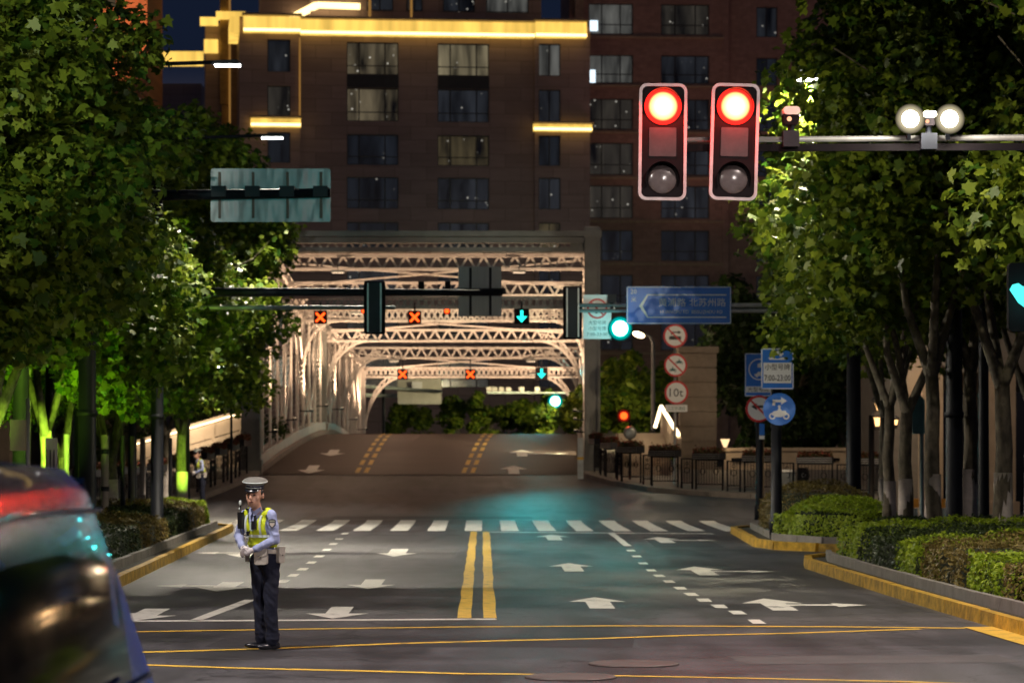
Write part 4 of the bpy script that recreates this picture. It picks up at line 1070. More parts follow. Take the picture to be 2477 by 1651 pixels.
def big_signal(px, label, tilt):
    c = at(px, 343.5); t = thing('traffic_signal', label, 'traffic signal', (0, 0, 0), 'red traffic signals on the near mast arm')
    w, h = .6, 1.46
    mb = MB(); mb.prism(roundrect(w - .08, h - .08, .07), (0, 0, 0), XA, ZA, YA * .16); mb.build('housing', M_inner, t)
    mb = MB(); o = roundrect(w, h, .1, 8); i = roundrect(w - .075, h - .075, .07, 8); n = len(o)
    vs = [Vector((x, -.03, z)) for x, z in o] + [Vector((x, -.03, z)) for x, z in i]; vs += [p + YA * .1 for p in vs]
    fs = []
    for k in range(n):
        j = (k + 1) % n; fs += [(k, j, n + j, n + k), (2 * n + k, 3 * n + k, 3 * n + j, 2 * n + j), (n + k, n + j, 3 * n + j, 3 * n + k), (k, 2 * n + k, 2 * n + j, j)]
    mb.add(vs, fs); mb.build('border', M_border, t)
    for z, nm, m in ((.445, 'red_lamp', M_red), (-.47, 'green_lens', M_lensoff)):
        mb = MB(); Mx = Matrix.Rotation(R(90), 3, 'X')
        mb.lathe([(.184, 0), (.17, .012), (.12, .03), (.02, .04)], (0, -.004, z), Mx, 28); l = mb.build(nm, m, t)
        mb = MB(); mb_n = 24; vs = []
        for rr, yy in ((.21, 0), (.215, -.2)):
            for k in range(mb_n + 1): a = R(-25 + 230 * k / mb_n); vs.append((rr * math.cos(a), yy * (1 if nm == 'red_lamp' else .8) * (.35 + .65 * max(0, math.sin(a))), z + rr * math.sin(a)))
        mb.add(vs, [(k, k + 1, mb_n + 2 + k, mb_n + 1 + k) for k in range(mb_n)]); mb.build('visor', M_inner, l)
        if nm == 'red_lamp':
            mb = MB(); ring(mb, (0, -.012, z), .183, .232, YA * .01); mb.build('lamp_rim', M_redhalo, l)  # emissive ring paints the red lamp's halo on the housing
    mb = MB(); mb.prism(roundrect(.34, .36, .01, 1), (0, -.008, -.0), XA, ZA, YA * .006); mb.build('timer_panel', mat('timer_glass', (.03, .022, .024), .45, vary=.35, scale=5, spec=.3), t)
    mb = MB(); mb.bar((0, .1, 0), (0, .22, .02), .12, .3); mb.build('bracket', M_pole, t)
    t.location = c; t.rotation_euler = (0, R(tilt), 0)
    light('red_light', 'POINT', (0, 0, 0), 90, (1, .03, .015), t, .1).location = (0, -.16, .445)
    return t
big_signal(1603, 'left one of two large red lit signals on the near mast arm', .6)
big_signal(1776.5, 'right one of two large red lit signals, beside the white camera', 1.6)
# cameras and white illuminators on the arm
M_cream = mat('camera_white', (.6, .56, .48), .4)
def arm_camera(px, py, label, s=1.0):
    c = at(px, py); t = thing('traffic_camera', label, 'camera', c)
    mb = MB(); mb.prism(roundrect(.19 * s, .2 * s, .05 * s), c + Vector((0, 0, 0)), XA, ZA, YA * .3); mb.build('housing', M_inner, t)
    mb = MB(); mb.prism(roundrect(.21 * s, .1 * s, .045 * s), c + Vector((0, -.03, .075 * s)), XA, ZA, YA * .36); mb.build('sunshield', M_cream, t)
    mb = MB(); mb.cyl(c + Vector((-.03, -.012, -.03)), c + Vector((-.03, .0, -.03)), .03 * s); mb.build('lens', glow('camera_led', (1, .45, .25), 1.6), t)
    mb = MB(); mb.cyl(c - ZA * .1 * s + YA * .1, c - ZA * .28 + YA * .1, .04); mb.box(c + Vector((0, .15, -.27)), (.2, .25, .2)); mb.build('mount', M_pole, t)
arm_camera(1915, 282, 'white hooded camera on the mast arm between the signals and the floodlights')
arm_camera(2249, 288, 'small dark camera between the two white floodlights', .8)
M_wl = glow('white_flood', (1, .96, .82), 30.0)
for px, lab in ((2202, 'left glaring white floodlight on the mast arm'), (2297, 'right glaring white floodlight on the mast arm')):
    c = at(px, 288); t = thing('camera_floodlight', lab, 'floodlight', c, 'white floodlights on the mast arm')
    mb = MB(); mb.lathe([(.13, 0), (.12, -.1), (.06, -.2)], c, Matrix.Rotation(R(90), 3, 'X'), 20); mb.build('housing', M_inner, t)
    mb = MB(); mb.lathe([(.108, .0), (.10, .012), (.02, .022)], c + FR * .004, Matrix.Rotation(R(90), 3, 'X'), 24); mb.build('lens', M_wl, t)
    mb = MB(); ring(mb, c + FR * .006, .108, .19, YA * .004, 28); mb.build('reflector', falloff_glow('flood_reflector', (1, .86, .55), .8, .108, .19), t)  # the ring is a painted warm halo, fading away from the lens
    mb = MB(); mb.bar(c + Vector((0, .1, -.08)), c + Vector((0, .15, -.24)), .05, .05); mb.build('bracket', M_pole, t)
    light('flood_beam', 'POINT', c + FR * .2, 90, (1, .95, .8), t, .1)

# --- overhead sign seen from behind, upper left
YS = 54.0
sb = thing('overhead_sign', 'back of a wide overhead sign board on its dark mast arm, upper left', 'road sign', P(655, 470, YS))
c0, c1 = P(510, 537, YS), P(800, 408, YS); cc = (c0 + c1) / 2
mb = MB(); mb.prism(roundrect(c1.x - c0.x, c1.z - c0.z, .05), cc, XA, ZA, -YA * .03)
M_sback = mat('sign_back_panel', (.30, .29, .29), .45, .25, vary=.15, scale=2)
def wavy(m):
    N = m.node_tree.nodes; L = m.node_tree.links; b = N['Principled BSDF']; tc = N.new('ShaderNodeTexCoord'); w = N.new('ShaderNodeTexNoise'); w.inputs['Scale'].default_value = 1.7
    bp = N.new('ShaderNodeBump'); bp.inputs['Strength'].default_value = .9; bp.inputs['Distance'].default_value = .085
    mp = N.new('ShaderNodeMapping'); mp.inputs['Scale'].default_value = (1.6, 1, .5); L.new(tc.outputs['Object'], mp.inputs[0]); L.new(mp.outputs[0], w.inputs['Vector'])
    L.new(w.outputs[0], bp.inputs['Height']); L.new(bp.outputs[0], b.inputs['Normal'])
wavy(M_sback)
mb.build('panel', M_sback, sb)
mb = MB(); zc = P(0, 466, YS).z
mb.tube([(-8.6, YS - .1, zc - .1), (cc.x + 1.12, YS - .22, zc - .02)], [.11, .085], 14); mb.build('mast_arm', M_pole, sb)
mb = MB(); mb.tube([(-8.6, YS - .1, .1), (-8.6, YS - .1, zc + .3)], [.17, .13], 14); mb.build('pole', M_pole, sb)
for px in (532, 613, 696, 777):
    p = P(px, 470, YS); mb = MB(); mb.box((p.x, YS - .05, cc.z), (.05, .05, .86)); mb.build('rail', mat('rust_rail', (.12, .07, .05), .6), sb)
    mb = MB(); mb.box((p.x, YS - .2, zc), (.27, .24, .2)); mb.build('clamp', M_pole, sb)
# --- left arms over the far stop line
YB = 67.0
fa = thing('far_mast_arm', 'dark mast arm crossing in front of the bridge with cameras and a box sign', 'mast', (-9.3, YB, .1))
mb = MB(); mb.tube([(-9.3, YB, .1), (-9.3, YB, 6.4)], [.17, .14], 14); mb.build('pole', M_pole, fa)
mb = MB(); mb.tube([(-9.3, YB, P(0, 706, YB).z), P(1216, 707, YB)], [.12, .075], 12); mb.build('arm', M_pole, fa)
mb = MB(); mb.tube([(-9.3, YB - .3, P(0, 745, YB).z), P(955, 744, YB - .3)], [.06, .045], 12); mb.build('lower_arm', M_galv, fa)
for px in (1019, 1083):
    c = P(px, 690, YB); mb = MB(); mb.box(c, (.13, .26, .17)); mb.bar(c, c - ZA * .25, .04, .04); mb.build('camera', M_inner, fa)
sg = thing('box_sign', 'tall pale box sign seen from behind at the tip of the dark mast arm', 'road sign', P(1162, 765, YB))
c = P(1161, 705, YB + .2); mb = MB(); mb.box(c, (1.0, .14, 1.15)); mb.build('box', mat('pale_sign_box', (.34, .38, .36), .6, vary=.1, stretch=(4, 1, .3)), sg)
mb = MB(); 
for s in (-.22, .24): mb.box(c + Vector((s, -.09, 0)), (.06, .04, 1.1))
mb.box(c + Vector((0, -.12, .0)), (1.2, .08, .14)); mb.build('bracket', M_pole, sg)
def signal_back(px0, px1, py0, py1, Y, label):
    a, b = P(px0, py1, Y), P(px1, py0, Y); c = (a + b) / 2; w, h = b.x - a.x, b.z - a.z
    t = thing('reversed_signal', label, 'traffic signal', c, 'traffic signals seen from behind')
    mb = MB(); mb.prism(roundrect(w, h, .05), c + YA * .0, XA, ZA, YA * .05); mb.build('backboard', M_inner, t)
    mb = MB(); mb.prism(roundrect(w * .55, h * .94, .04), c - YA * .12, XA, ZA, YA * .12); mb.build('housing', M_pole, t)
    mb = MB()
    for s in (-.3, .3): mb.bar(c + Vector((s * w, -.14, -h * .46)), c + Vector((s * w, -.14, h * .46)), .035, .035)
    mb.build('rail', M_galv, t)
signal_back(880, 932, 680, 808, YB - .35, 'left signal seen from behind, hung from the dark mast arm before the bridge')
signal_back(1362, 1408, 692, 820, 70, 'right signal seen from behind, beside the white no turning sign')
# --- right pole with street name sign
YR = 70.0
rp = thing('sign_gantry', 'slim dark post with double arm carrying the blue street name sign', 'mast', (8.97, YR, .0))
mb = MB(); mb.tube([(8.97, YR, 0.0), (8.97, YR, 5.9)], [.19, .16], 16); mb.build('pole', M_pole, rp)
mb = MB()
mb.tube([(8.97, YR, P(0, 738, YR).z), P(1385, 738, YR)], [.06, .045], 10); mb.tube([(8.97, YR, P(0, 751, YR).z), P(1385, 751, YR)], [.06, .045], 10)
for px in (1480, 1700, 1900): mb.bar(P(px, 738, YR), P(px + 8, 751, YR), .05, .05)
mb.build('double_arm', M_galv, rp)
mb = MB(); c = P(1480, 722, YR); mb.box(c, (.2, .3, .2)); mb.bar(c, c - ZA * .25, .08, .08); mb.build('camera', M_pole, rp)
# blue street name sign
y = YR - .12; c0, c1 = P(1515, 784, YR), P(1768, 693, YR); cc = (c0 + c1) / 2; W_, H_ = c1.x - c0.x, c1.z - c0.z
bs = thing('street_name_sign', 'wide blue street name sign with white arrow border and Chinese lettering', 'road sign', cc)
mb = MB(); mb.prism(roundrect(W_, H_, .04), (cc.x, y, cc.z), XA, ZA, YA * .04); mb.build('panel', M_sblue, bs)
mb = MB(); o = (cc.x, 0, cc.z)
for a, b in (((-W_ / 2 + .02, H_ / 2 - .02), (W_ / 2 - .02, H_ / 2 - .02)), ((-W_ / 2 + .02, -H_ / 2 + .02), (W_ / 2 - .02, -H_ / 2 + .02)), ((-W_ / 2 + .02, -H_ / 2 + .03), (-W_ / 2 + .02, H_ / 2 - .03)), ((W_ / 2 - .02, -H_ / 2 + .03), (W_ / 2 - .02, H_ / 2 - .03))): bar2(mb, o, y, a, b, .02)
X0 = -W_ / 2
for a, b, w in (((X0 + .50, .25), (W_ / 2 - .12, .25), .03), ((X0 + .50, -.29), (W_ / 2 - .12, -.29), .03)): bar2(mb, o, y, a, b, w)
mb.prism([(X0 + .50, .27), (X0 + .30, -.02), (X0 + .50, -.31), (X0 + .52, -.27), (X0 + .39, -.02), (X0 + .52, .23)], (cc.x, y, cc.z), XA, ZA, FR * .003)
mb.build('border', M_swhite, bs)
letters(bs, '黄浦路 北苏州路', (cc.x + .32, 0, cc.z + .07), y - .004, .2, M_swhite, 1.62)
letters(bs, 'HUANGPU RD  BEISUZHOU RD', (cc.x + .3, 0, cc.z - .16), y - .004, .08, M_swhite, 1.5)
letters(bs, '20', (cc.x + X0 + .17, 0, cc.z + .33), y - .004, .11, M_swhite)
letters(bs, '米', (cc.x + X0 + .17, 0, cc.z + .14), y - .004, .13, M_swhite)
# white no turning sign with lettering
def car_icon(mb, o, y, s, m=None):
    mb.prism([(-.5 * s, 0), (-.5 * s, .16 * s), (-.3 * s, .2 * s), (-.18 * s, .38 * s), (.2 * s, .38 * s), (.34 * s, .2 * s), (.5 * s, .15 * s), (.5 * s, 0)], (o[0], y, o[2]), XA, ZA, FR * .003)
    for q in (-.28, .28): mb.prism(circ(.11 * s, 12, q * s, -.01), (o[0], y, o[2]), XA, ZA, FR * .0035)
c0, c1 = P(1411, 819, YR), P(1479, 712, YR); cc = (c0 + c1) / 2; W_, H_ = c1.x - c0.x, c1.z - c0.z
ns = thing('no_turn_sign', 'white rectangular sign with red barred circle and black Chinese lettering behind the double arm', 'road sign', cc)
y = YR + .12
mb = MB(); mb.prism(roundrect(W_, H_, .02), (cc.x, y, cc.z), XA, ZA, YA * .03); mb.build('panel', M_swhite, ns)
mb = MB(); ring(mb, (cc.x, y, cc.z + .2), .2, .25, FR * .004); bar2(mb, (cc.x, 0, cc.z + .2), y - .001, (-.15, .15), (.15, -.15), .045, .006); mb.build('red_ring', M_sred, ns)
mb = MB(); bar2(mb, (cc.x, 0, cc.z + .2), y, (-.02, -.12), (-.02, .06), .045); bar2(mb, (cc.x, 0, cc.z + .2), y, (-.02, .06), (.1, .06), .045); mb.build('arrow_symbol', M_sblack, ns)
letters(ns, '大型号牌', (cc.x, 0, cc.z - .14), y - .003, .1, M_sblack, .42); letters(ns, '小型号牌', (cc.x, 0, cc.z - .28), y - .003, .1, M_sblack, .42); letters(ns, '7:00-23:00', (cc.x, 0, cc.z - .42), y - .003, .075, M_sblack, .5)
# green round signal under the arm
def round_lamp(px, py, Y, dia, label, mlamp, power, col, hw=.36, hh=.42, name='lit_signal', cat='traffic signal', group=None, glyph=None, spot=None):
    c = P(px, py, Y); t = thing(name, label, cat, c, group)
    mb = MB(); mb.prism(roundrect(hw, hh, .04), c, XA, ZA, YA * .15); mb.build('housing', M_inner, t)
    mb = MB()
    if glyph is None: mb.lathe([(dia / 2, 0), (dia / 2 * .9, .02), (.02, .03)], c + FR * .004, Matrix.Rotation(R(90), 3, 'X'), 24)
    else:
        for q in glyph: mb.prism([(x * dia, z * dia) for x, z in q], c + FR * .002, XA, ZA, FR * .012)
    mb.build('lamp', mlamp, t)
    if glyph is None: mb = MB(); ring(mb, c + FR * .006, dia / 2, dia * .8, YA * .004, 28); mb.build('reflector_ring', falloff_glow('cyan_reflector_%d' % (dia * 100), (.0, .9, .82), .9, dia / 2, dia * .8) if mlamp is not M_orx else glow('red_reflector', (.6, .02, .01), .4), t)  # glowing ring paints the lamp's halo round its lens
    if power:
        if spot: light('lamp_light', 'SPOT', c + FR * .12, power, col, t, dia / 2, spot, 66, 1.0)
        else: light('lamp_light', 'POINT', c + FR * .15, power, col, t, dia / 2)
    return t
M_orx = glow('lane_cross', (1.0, .085, .01), 3.4)
M_cyanw = glow('cyan_lamp_hot', (.35, 1.0, .95), 16.0)
round_lamp(1500, 794, 70, .37, 'round cyan green signal shining below the white no turning sign', M_cyanw, 120, (.05, .9, .85), .42, .5, spot=(2.5, 62, 0))
light('sign_wash', 'POINT', P(1462, 790, 69.3), 14, (.1, .9, .95), ns, .1)
XG = [[(-.5, -.36), (-.36, -.5), (.5, .36), (.36, .5)], [(-.5, .36), (.36, -.5), (.5, -.36), (-.36, .5)]]
DG = [[(-.1, .5), (.12, .5), (.12, -.05), (-.1, -.05)], [(-.45, .0), (.45, .0), (0, -.5)]]
LG = 'lane signals on the bridge portal'
def lane_sig(px, py, Y, s, label, kind, grp):
    c = P(px, py, Y)
    t = round_lamp(px, py, Y, s, label, M_orx if kind == 'x' else M_cyan, 0 if kind == 'x' else 950, (.05, .85, .9), s * 1.3, s * 1.3, 'lane_signal', 'lane signal', grp, XG if kind == 'x' else DG, spot=None if kind == 'x' else (c.x + 5.2, Y - 16, 0))
    if kind == 'x': light('cross_light', 'POINT', c + FR * .25, 12, (1, .1, .03), t, s / 2)
    mb = MB(); mb.bar(c + Vector((0, .08, s * .6)), c + Vector((0, .08, s * .6 + (.3 if Y < 110 else .5))), .06, .06); mb.build('hanger', M_pole, t)
lane_sig(775, 767, 102.7, .36, 'red cross lane signal over the left lane at the bridge portal', 'x', LG)
lane_sig(1003, 767, 102.7, .36, 'red cross lane signal over the middle lane at the bridge portal', 'x', LG)
lane_sig(1262, 765, 102.7, .42, 'cyan green arrow lane signal over the right lane at the bridge portal', 'g', LG)
LG2 = 'lane signals on the far half of the bridge'
lane_sig(974, 905, 149.7, .42, 'small red cross lane signal over the left lane deep inside the bridge', 'x', LG2)
lane_sig(1138, 905, 149.7, .42, 'small red cross lane signal over the middle lane deep inside the bridge', 'x', LG2)
lane_sig(1310, 903, 149.7, .5, 'small cyan green lane signal deep inside the bridge', 'g', LG2)
# small red marks seen past the arm
round_lamp(1081, 752, 103.6, .16, 'tiny red lamp on the upper bracing, right of centre', M_orx, 0, None, .2, .2, 'marker_lamp', 'lamp', 'small red marker lamps')
round_lamp(880, 752, 103.6, .14, 'tiny red lamp beside the left signal seen from behind', M_orx, 0, None, .2, .2, 'marker_lamp', 'lamp', 'small red marker lamps')
# red pedestrian lamp, round mirror and pale marker post at the foot of the right portal
round_lamp(1509, 1005, 99.5, .25, 'small red pedestrian lamp above the flower boxes right of the bridge post', M_orx, 12, (1, .1, .03), .42, .42, 'pedestrian_signal', 'traffic signal')
c = P(1524, 1046, 99.3); t = thing('round_mirror', 'small pale round mirror above the right flower boxes', 'mirror', c)
mb = MB(); mb.lathe([(.23, 0), (.23, .03), (.15, .05), (.02, .06)], c, Matrix.Rotation(R(90), 3, 'X'), 24); mb.build('mirror_face', mat('mirror_grey', (.35, .36, .34), .3, .5), t)
mb = MB(); mb.tube([c + YA * .08 + ZA * .4, (c.x, c.y + .08, gz(99.4) + .14)], .045, 8); mb.build('pole', M_pole, t)
c = P(1404, 1088, 101.2); t = thing('marker_post', 'short pale marker post with yellow band at the foot of the right bridge post', 'marker post', (c.x, 101.2, gz(101.2)))
mb = MB(); mb.box((c.x, 101.2, gz(101.2) + .72), (.2, .16, 1.44)); mb.build('body', mat('marker_pale', (.5, .55, .55), .5), t)
mb = MB(); mb.box((c.x, 101.2, gz(101.2) + .72), (.215, .175, .1)); mb.build('band', M_yellow, t)
# beyond the bridge
round_lamp(1343, 970, 172, .56, 'distant cyan green round signal beyond the bridge', M_cyanw, 700, (.05, .9, .8), .66, .7, spot=(5, 150, 2.0))
fs_ = thing('distant_gantry', 'distant gantry with pale sign back and thin arm beyond the bridge', 'sign gantry', P(880, 1045, 172))
Yg = 172
mb = MB(); mb.tube([P(928, 1060, Yg), P(928, 900, Yg)], .1, 10); mb.tube([P(1400, 1060, Yg), P(1400, 930, Yg)], .1, 10); mb.build('pole', M_pole, fs_)
mb = MB(); mb.tube([P(875, 934, Yg), P(1070, 946, Yg)], .09, 8); mb.tube([P(1178, 949, Yg), P(1400, 950, Yg)], .07, 8); mb.tube([P(880, 955, Yg), P(960, 957, Yg)], .12, 8); mb.build('arm', mat('pale_arm', (.4, .45, .4), .5), fs_)
a, b = P(962, 977, Yg + .2), P(1068, 915, Yg + .2); cc = (a + b) / 2
mb = MB(); mb.prism(roundrect(b.x - a.x, b.z - a.z, .12), cc, XA, ZA, YA * .06); mb.build('sign_back', mat('pale_panel', (.5, .48, .4), .5, vary=.1), fs_)
mb = MB(); mb.box(cc + Vector((-.15, -.1, .35)), (.6, .1, .45)); mb.build('small_panel', M_swhite, fs_)
for px in (1183, 1197, 1213, 1230, 1262, 1300):
    c = P(px, 941, Yg); mb = MB(); mb.box(c, (.3, .2, .26)); mb.build('camera', M_cream, fs_)

# --- round signs on the slim pole before the pylon
YP = 97.5
sp = thing('slim_sign_pole', 'slim pole with three stacked round signs in front of the stone pylon', 'sign post', (P(1633, 0, YP).x, YP, gz(YP) + .14))
px_ = P(1633, 0, YP).x
mb = MB(); mb.tube([(px_, YP + .06, gz(YP) + .14), (px_, YP + .06, 6.2)], .05, 10); mb.build('pole', M_galv, sp)
def disc_sign(c, y, r, kind, name, label, group=None, parent=None):
    t = thing(name, label, 'road sign', c, group) if parent is None else parent
    mb = MB(); mb.prism(circ(r), (c[0], y, c[2]), XA, ZA, YA * .02); mb.build('disc', M_swhite if kind != 'blue' else M_sblue, t)
    if kind != 'blue': mb = MB(); ring(mb, (c[0], y, c[2]), r * .84, r, FR * .004); mb.build('red_ring', M_sred, t)
    return t
def motorbike(mb, o, y, s):
    for q in (-.33, .33): ring(mb, (o[0] + q * s, y, o[2] - .16 * s), .09 * s, .16 * s, FR * .003, 14)
    mb.prism([(-.36 * s, -.1 * s), (-.3 * s, .06 * s), (-.08 * s, .12 * s), (.0, .3 * s), (.12 * s, .1 * s), (.3 * s, .1 * s), (.38 * s, -.08 * s), (.1 * s, -.2 * s), (-.12 * s, -.2 * s)], (o[0], y, o[2]), XA, ZA, FR * .0032)
    mb.prism(circ(.07 * s, 10, 0, .3 * s), (o[0], y, o[2]), XA, ZA, FR * .0036)
y = YP - .03; c = P(1633, 812, YP)
t = disc_sign(c, y, .40, 'n', 'overtaking_sign', 'top round red ringed sign with arrow and vehicle symbol before the pylon')
mb = MB(); bar2(mb, c, y, (-.12, .12), (.12, .12), .04); mb.prism([(.1, .18), (.2, .12), (.1, .06)], (c.x, y, c.z), XA, ZA, FR * .003); bar2(mb, c, y, (-.12, .12), (-.12, .04), .04)
mb.prism([(-.2, -.13), (-.2, -.02), (-.1, .0), (.2, -.02), (.2, -.13)], (c.x, y, c.z), XA, ZA, FR * .003); mb.build('vehicle_symbol', M_sblack, t)
mb = MB(); bar2(mb, c, y - .004, (-.24, .24), (.24, -.24), .05); mb.build('red_bar', M_sred, t)
c = P(1634, 883, YP); t = disc_sign(c, y, .39, 'n', 'no_cycling_sign', 'middle round red ringed sign with motorbike symbols and bar before the pylon')
for q_ in ((.12, .12), (-.1, -.14)): mb = MB(); motorbike(mb, (c.x + q_[0], 0, c.z + q_[1]), y, .26); mb.build('motorbike_symbol', mat('teal_black', (.03, .12, .12), .5), t)
mb = MB(); bar2(mb, c, y - .004, (-.24, .24), (.24, -.24), .05); mb.build('red_bar', M_sred, t)
c = P(1636, 949, YP); t = disc_sign(c, y, .40, 'n', 'weight_limit_sign', 'lowest round sign reading 10t on white with red ring')
letters(t, '10t', (c.x, 0, c.z), y - .004, .28, M_sblack, .46)
c = P(1636, 987, YP); t = thing('small_plate', 'small white lettered plate below the 10t sign', 'road sign', c)
mb = MB(); mb.prism(roundrect(.74, .24, .02), (c.x, y, c.z), XA, ZA, YA * .02); mb.build('panel', M_swhite, t); letters(t, '二工外滩段', (c.x, 0, c.z), y - .003, .13, mat('plate_green', (.08, .2, .15), .5), .6)
# --- the two sign posts at the island
YI = 63.6; YJ = 74.5
pa = dark_post('sign_post', 'thick dark post on the traffic island carrying the blue motorbike sign', P(1878, 0, YI).x, YI, 4.3, .125, .11, 'sign post')
pb = dark_post('sign_post', 'dark post behind the traffic island carrying the no left turn sign', P(1838, 0, YJ + 6).x, YJ + 6, 4.5, .12, .11, 'sign post')
def rect_sign(px0, px1, py0, py1, Y, name, label, m=None):
    a, b = P(px0, py1, Y), P(px1, py0, Y); c = (a + b) / 2
    t = thing(name, label, 'road sign', c)
    mb = MB(); mb.prism(roundrect(b.x - a.x, b.z - a.z, .03), c, XA, ZA, YA * .03); mb.build('panel', m or M_sblue, t)
    mb = MB(); w, h = (b.x - a.x) / 2 - .015, (b.z - a.z) / 2 - .015
    for p, q in (((-w, h), (w, h)), ((-w, -h), (w, -h)), ((-w, -h + .02), (-w, h - .02)), ((w, -h + .02), (w, h - .02))): bar2(mb, c, Y, p, q, .02)
    mb.build('border', M_swhite, t); return t, c, b.x - a.x, b.z - a.z
y = YJ + 5.8; t, c, w, h = rect_sign(1802, 1866, 854, 958, y, 'lane_sign', 'blue sign with white circle and lettered strip, partly behind the other blue sign')
mb = MB(); ring(mb, (c.x + .03, y, c.z + .15), .27, .3, FR * .004); car_icon(mb, (c.x + .05, 0, c.z - .03), y, .3); mb.prism([(-.02, .1), (.15, .1), (.15, .2), (.1, .24), (-.02, .2)], (c.x, y, c.z + .1), XA, ZA, FR * .003); mb.build('car_symbol', M_swhite, t)
mb = MB(); mb.prism(roundrect(w * .92, .17, .01), (c.x, y, c.z - h * .34), XA, ZA, FR * .005); mb.build('strip', M_swhite, t); letters(t, '大型号牌', (c.x, 0, c.z - h * .34), y - .008, .13, M_sblack, w * .8)
y = YI - .16; t, c, w, h = rect_sign(1841, 1920, 842, 941, y, 'time_sign', 'blue sign with white panel reading 7:00-23:00 above the motorbike sign')
mb = MB(); mb.prism(roundrect(w * .86, h * .5, .01), (c.x, y, c.z - h * .1), XA, ZA, FR * .004); mb.build('strip', M_swhite, t)
letters(t, '小型号牌', (c.x, 0, c.z + .04), y - .007, .14, M_sblack, w * .76); letters(t, '7:00-23:00', (c.x, 0, c.z - .2), y - .007, .13, M_sblack, w * .8)
mb = MB(); mb.prism([(-.2, .05), (-.17, 0), (.17, 0), (.2, .05), (.1, .05), (0, .02), (-.1, .05)], (c.x, y, c.z + h * .22), XA, ZA, FR * .004); car_icon(mb, (c.x, 0, c.z + h * .34), y, .26); mb.build('car_symbol', M_swhite, t)
y = YI - .18; c = P(1885, 989, y); t = disc_sign(c, y, .355, 'blue', 'motorbike_lane_sign', 'round blue sign with white right arrow above a motorbike')
mb = MB(); motorbike(mb, (c.x, 0, c.z - .08), y, .46)
bar2(mb, c, y, (-.12, .08), (-.12, .18), .06); bar2(mb, c, y, (-.15, .18), (.04, .18), .06); mb.prism([(.04, .26), (.17, .18), (.04, .1)], (c.x, y, c.z), XA, ZA, FR * .003); mb.build('symbol', M_swhite, t)
y = YJ + 5.75; c = P(1836, 988, y); t = disc_sign(c, y, .375, 'n', 'no_left_turn_sign', 'round no left turn sign half hidden behind the blue motorbike sign')
mb = MB(); bar2(mb, c, y, (-.08, .06), (.16, .06), .07); mb.prism([(-.06, .16), (-.22, .06), (-.06, -.04)], (c.x, y, c.z), XA, ZA, FR * .003); mb.build('arrow_symbol', M_sblack, t)
mb = MB(); bar2(mb, c, y - .004, (-.22, .22), (.22, -.22), .05); mb.build('red_bar', M_sred, t)
c = P(1843, 1038, YJ + 5.7); t = thing('small_post_plate', 'small blue and white plate on the rear sign post', 'plate', c); mb = MB(); mb.box(c, (.14, .03, .32)); mb.build('panel', M_sblue, t); mb = MB(); mb.box(c - ZA * .22, (.14, .04, .1)); mb.build('lower_panel', M_swhite, t)
# thick posts
dark_post('thick_post', 'thickest dark post among the right trees', P(2308, 0, 56).x, 56, 9.5, .17, .14, 'lamp post')
dark_post('thick_post', 'thickest dark post behind the left hedge', P(211, 0, 53.5).x, 53.5, 8, .17, .15, 'lamp post')
dark_post('dark_post', 'dark post rising from the left hedge bed right of the thick one', P(380, 0, 60).x, 60, 8.5, .135, .12, 'lamp post')
dark_post('dark_post', 'slim dark post beside the brightest green lower trunk', P(447, 0, 78).x, 78, 3.4, .14, .13, 'post')
dark_post('dark_post', 'slim post with lantern arm between the right trunks', P(2108, 0, 84).x, 84, 2.9, .09, .08, 'post', collar=False)
# left signs seen from behind
YL = 98.0
t = thing('paired_sign_post', 'slim pole with blank backs of round and rectangular signs beside the left bridge post', 'sign post', (P(560, 0, YL).x, YL, gz(YL) + .14))
mb = MB(); mb.tube([(wloc(t).x, YL - .08, gz(YL) + .14), (wloc(t).x, YL - .08, 5.4)], .045, 10); mb.build('pole', M_pole, t)
c = P(558, 968, YL); mb = MB(); mb.prism(circ(.38), c, XA, ZA, YA * .02); mb.build('round_sign', mat('sign_back_grey', (.32, .31, .29), .5), t)
c = P(558, 922, YL); mb = MB(); mb.prism(roundrect(.68, .3, .02), c + ZA * .14, XA, ZA, YA * .02); mb.prism(roundrect(.68, .22, .02), c - ZA * .14, XA, ZA, YA * .02); mb.build('rectangular_sign', MATS['sign_back_grey'], t)

# cyan arrow signal at the right edge
hs = thing('arrow_signal', 'bright cyan arrow signal cut by the right edge of the view', 'traffic signal', P(2482, 718, 40))
c = P(2484, 718, 40); mb = MB(); mb.prism(roundrect(.5, .95, .06), c + YA * .02, XA, ZA, YA * .15); mb.build('housing', M_inner, hs)
mb = MB(); mb.prism([(-.24, .1), (-.2, .17), (-.12, .19), (-.05, .14), (0, .2), (.1, .22), (.17, .15), (.15, .04), (.0, -.17), (-.12, -.08)], c, XA, ZA, FR * .012); mb.build('arrow_lamp', glow('cyan_arrow', (.08, .85, .8), 1.6), hs)
mb = MB(); mb.tube([c + Vector((.1, .15, -.4)), (c.x + .1, 40.15, .1)], .07, 10); mb.build('pole', M_pole, hs)
light('arrow_light', 'POINT', c + FR * .3, 6, (.05, .9, .85), hs, .15)
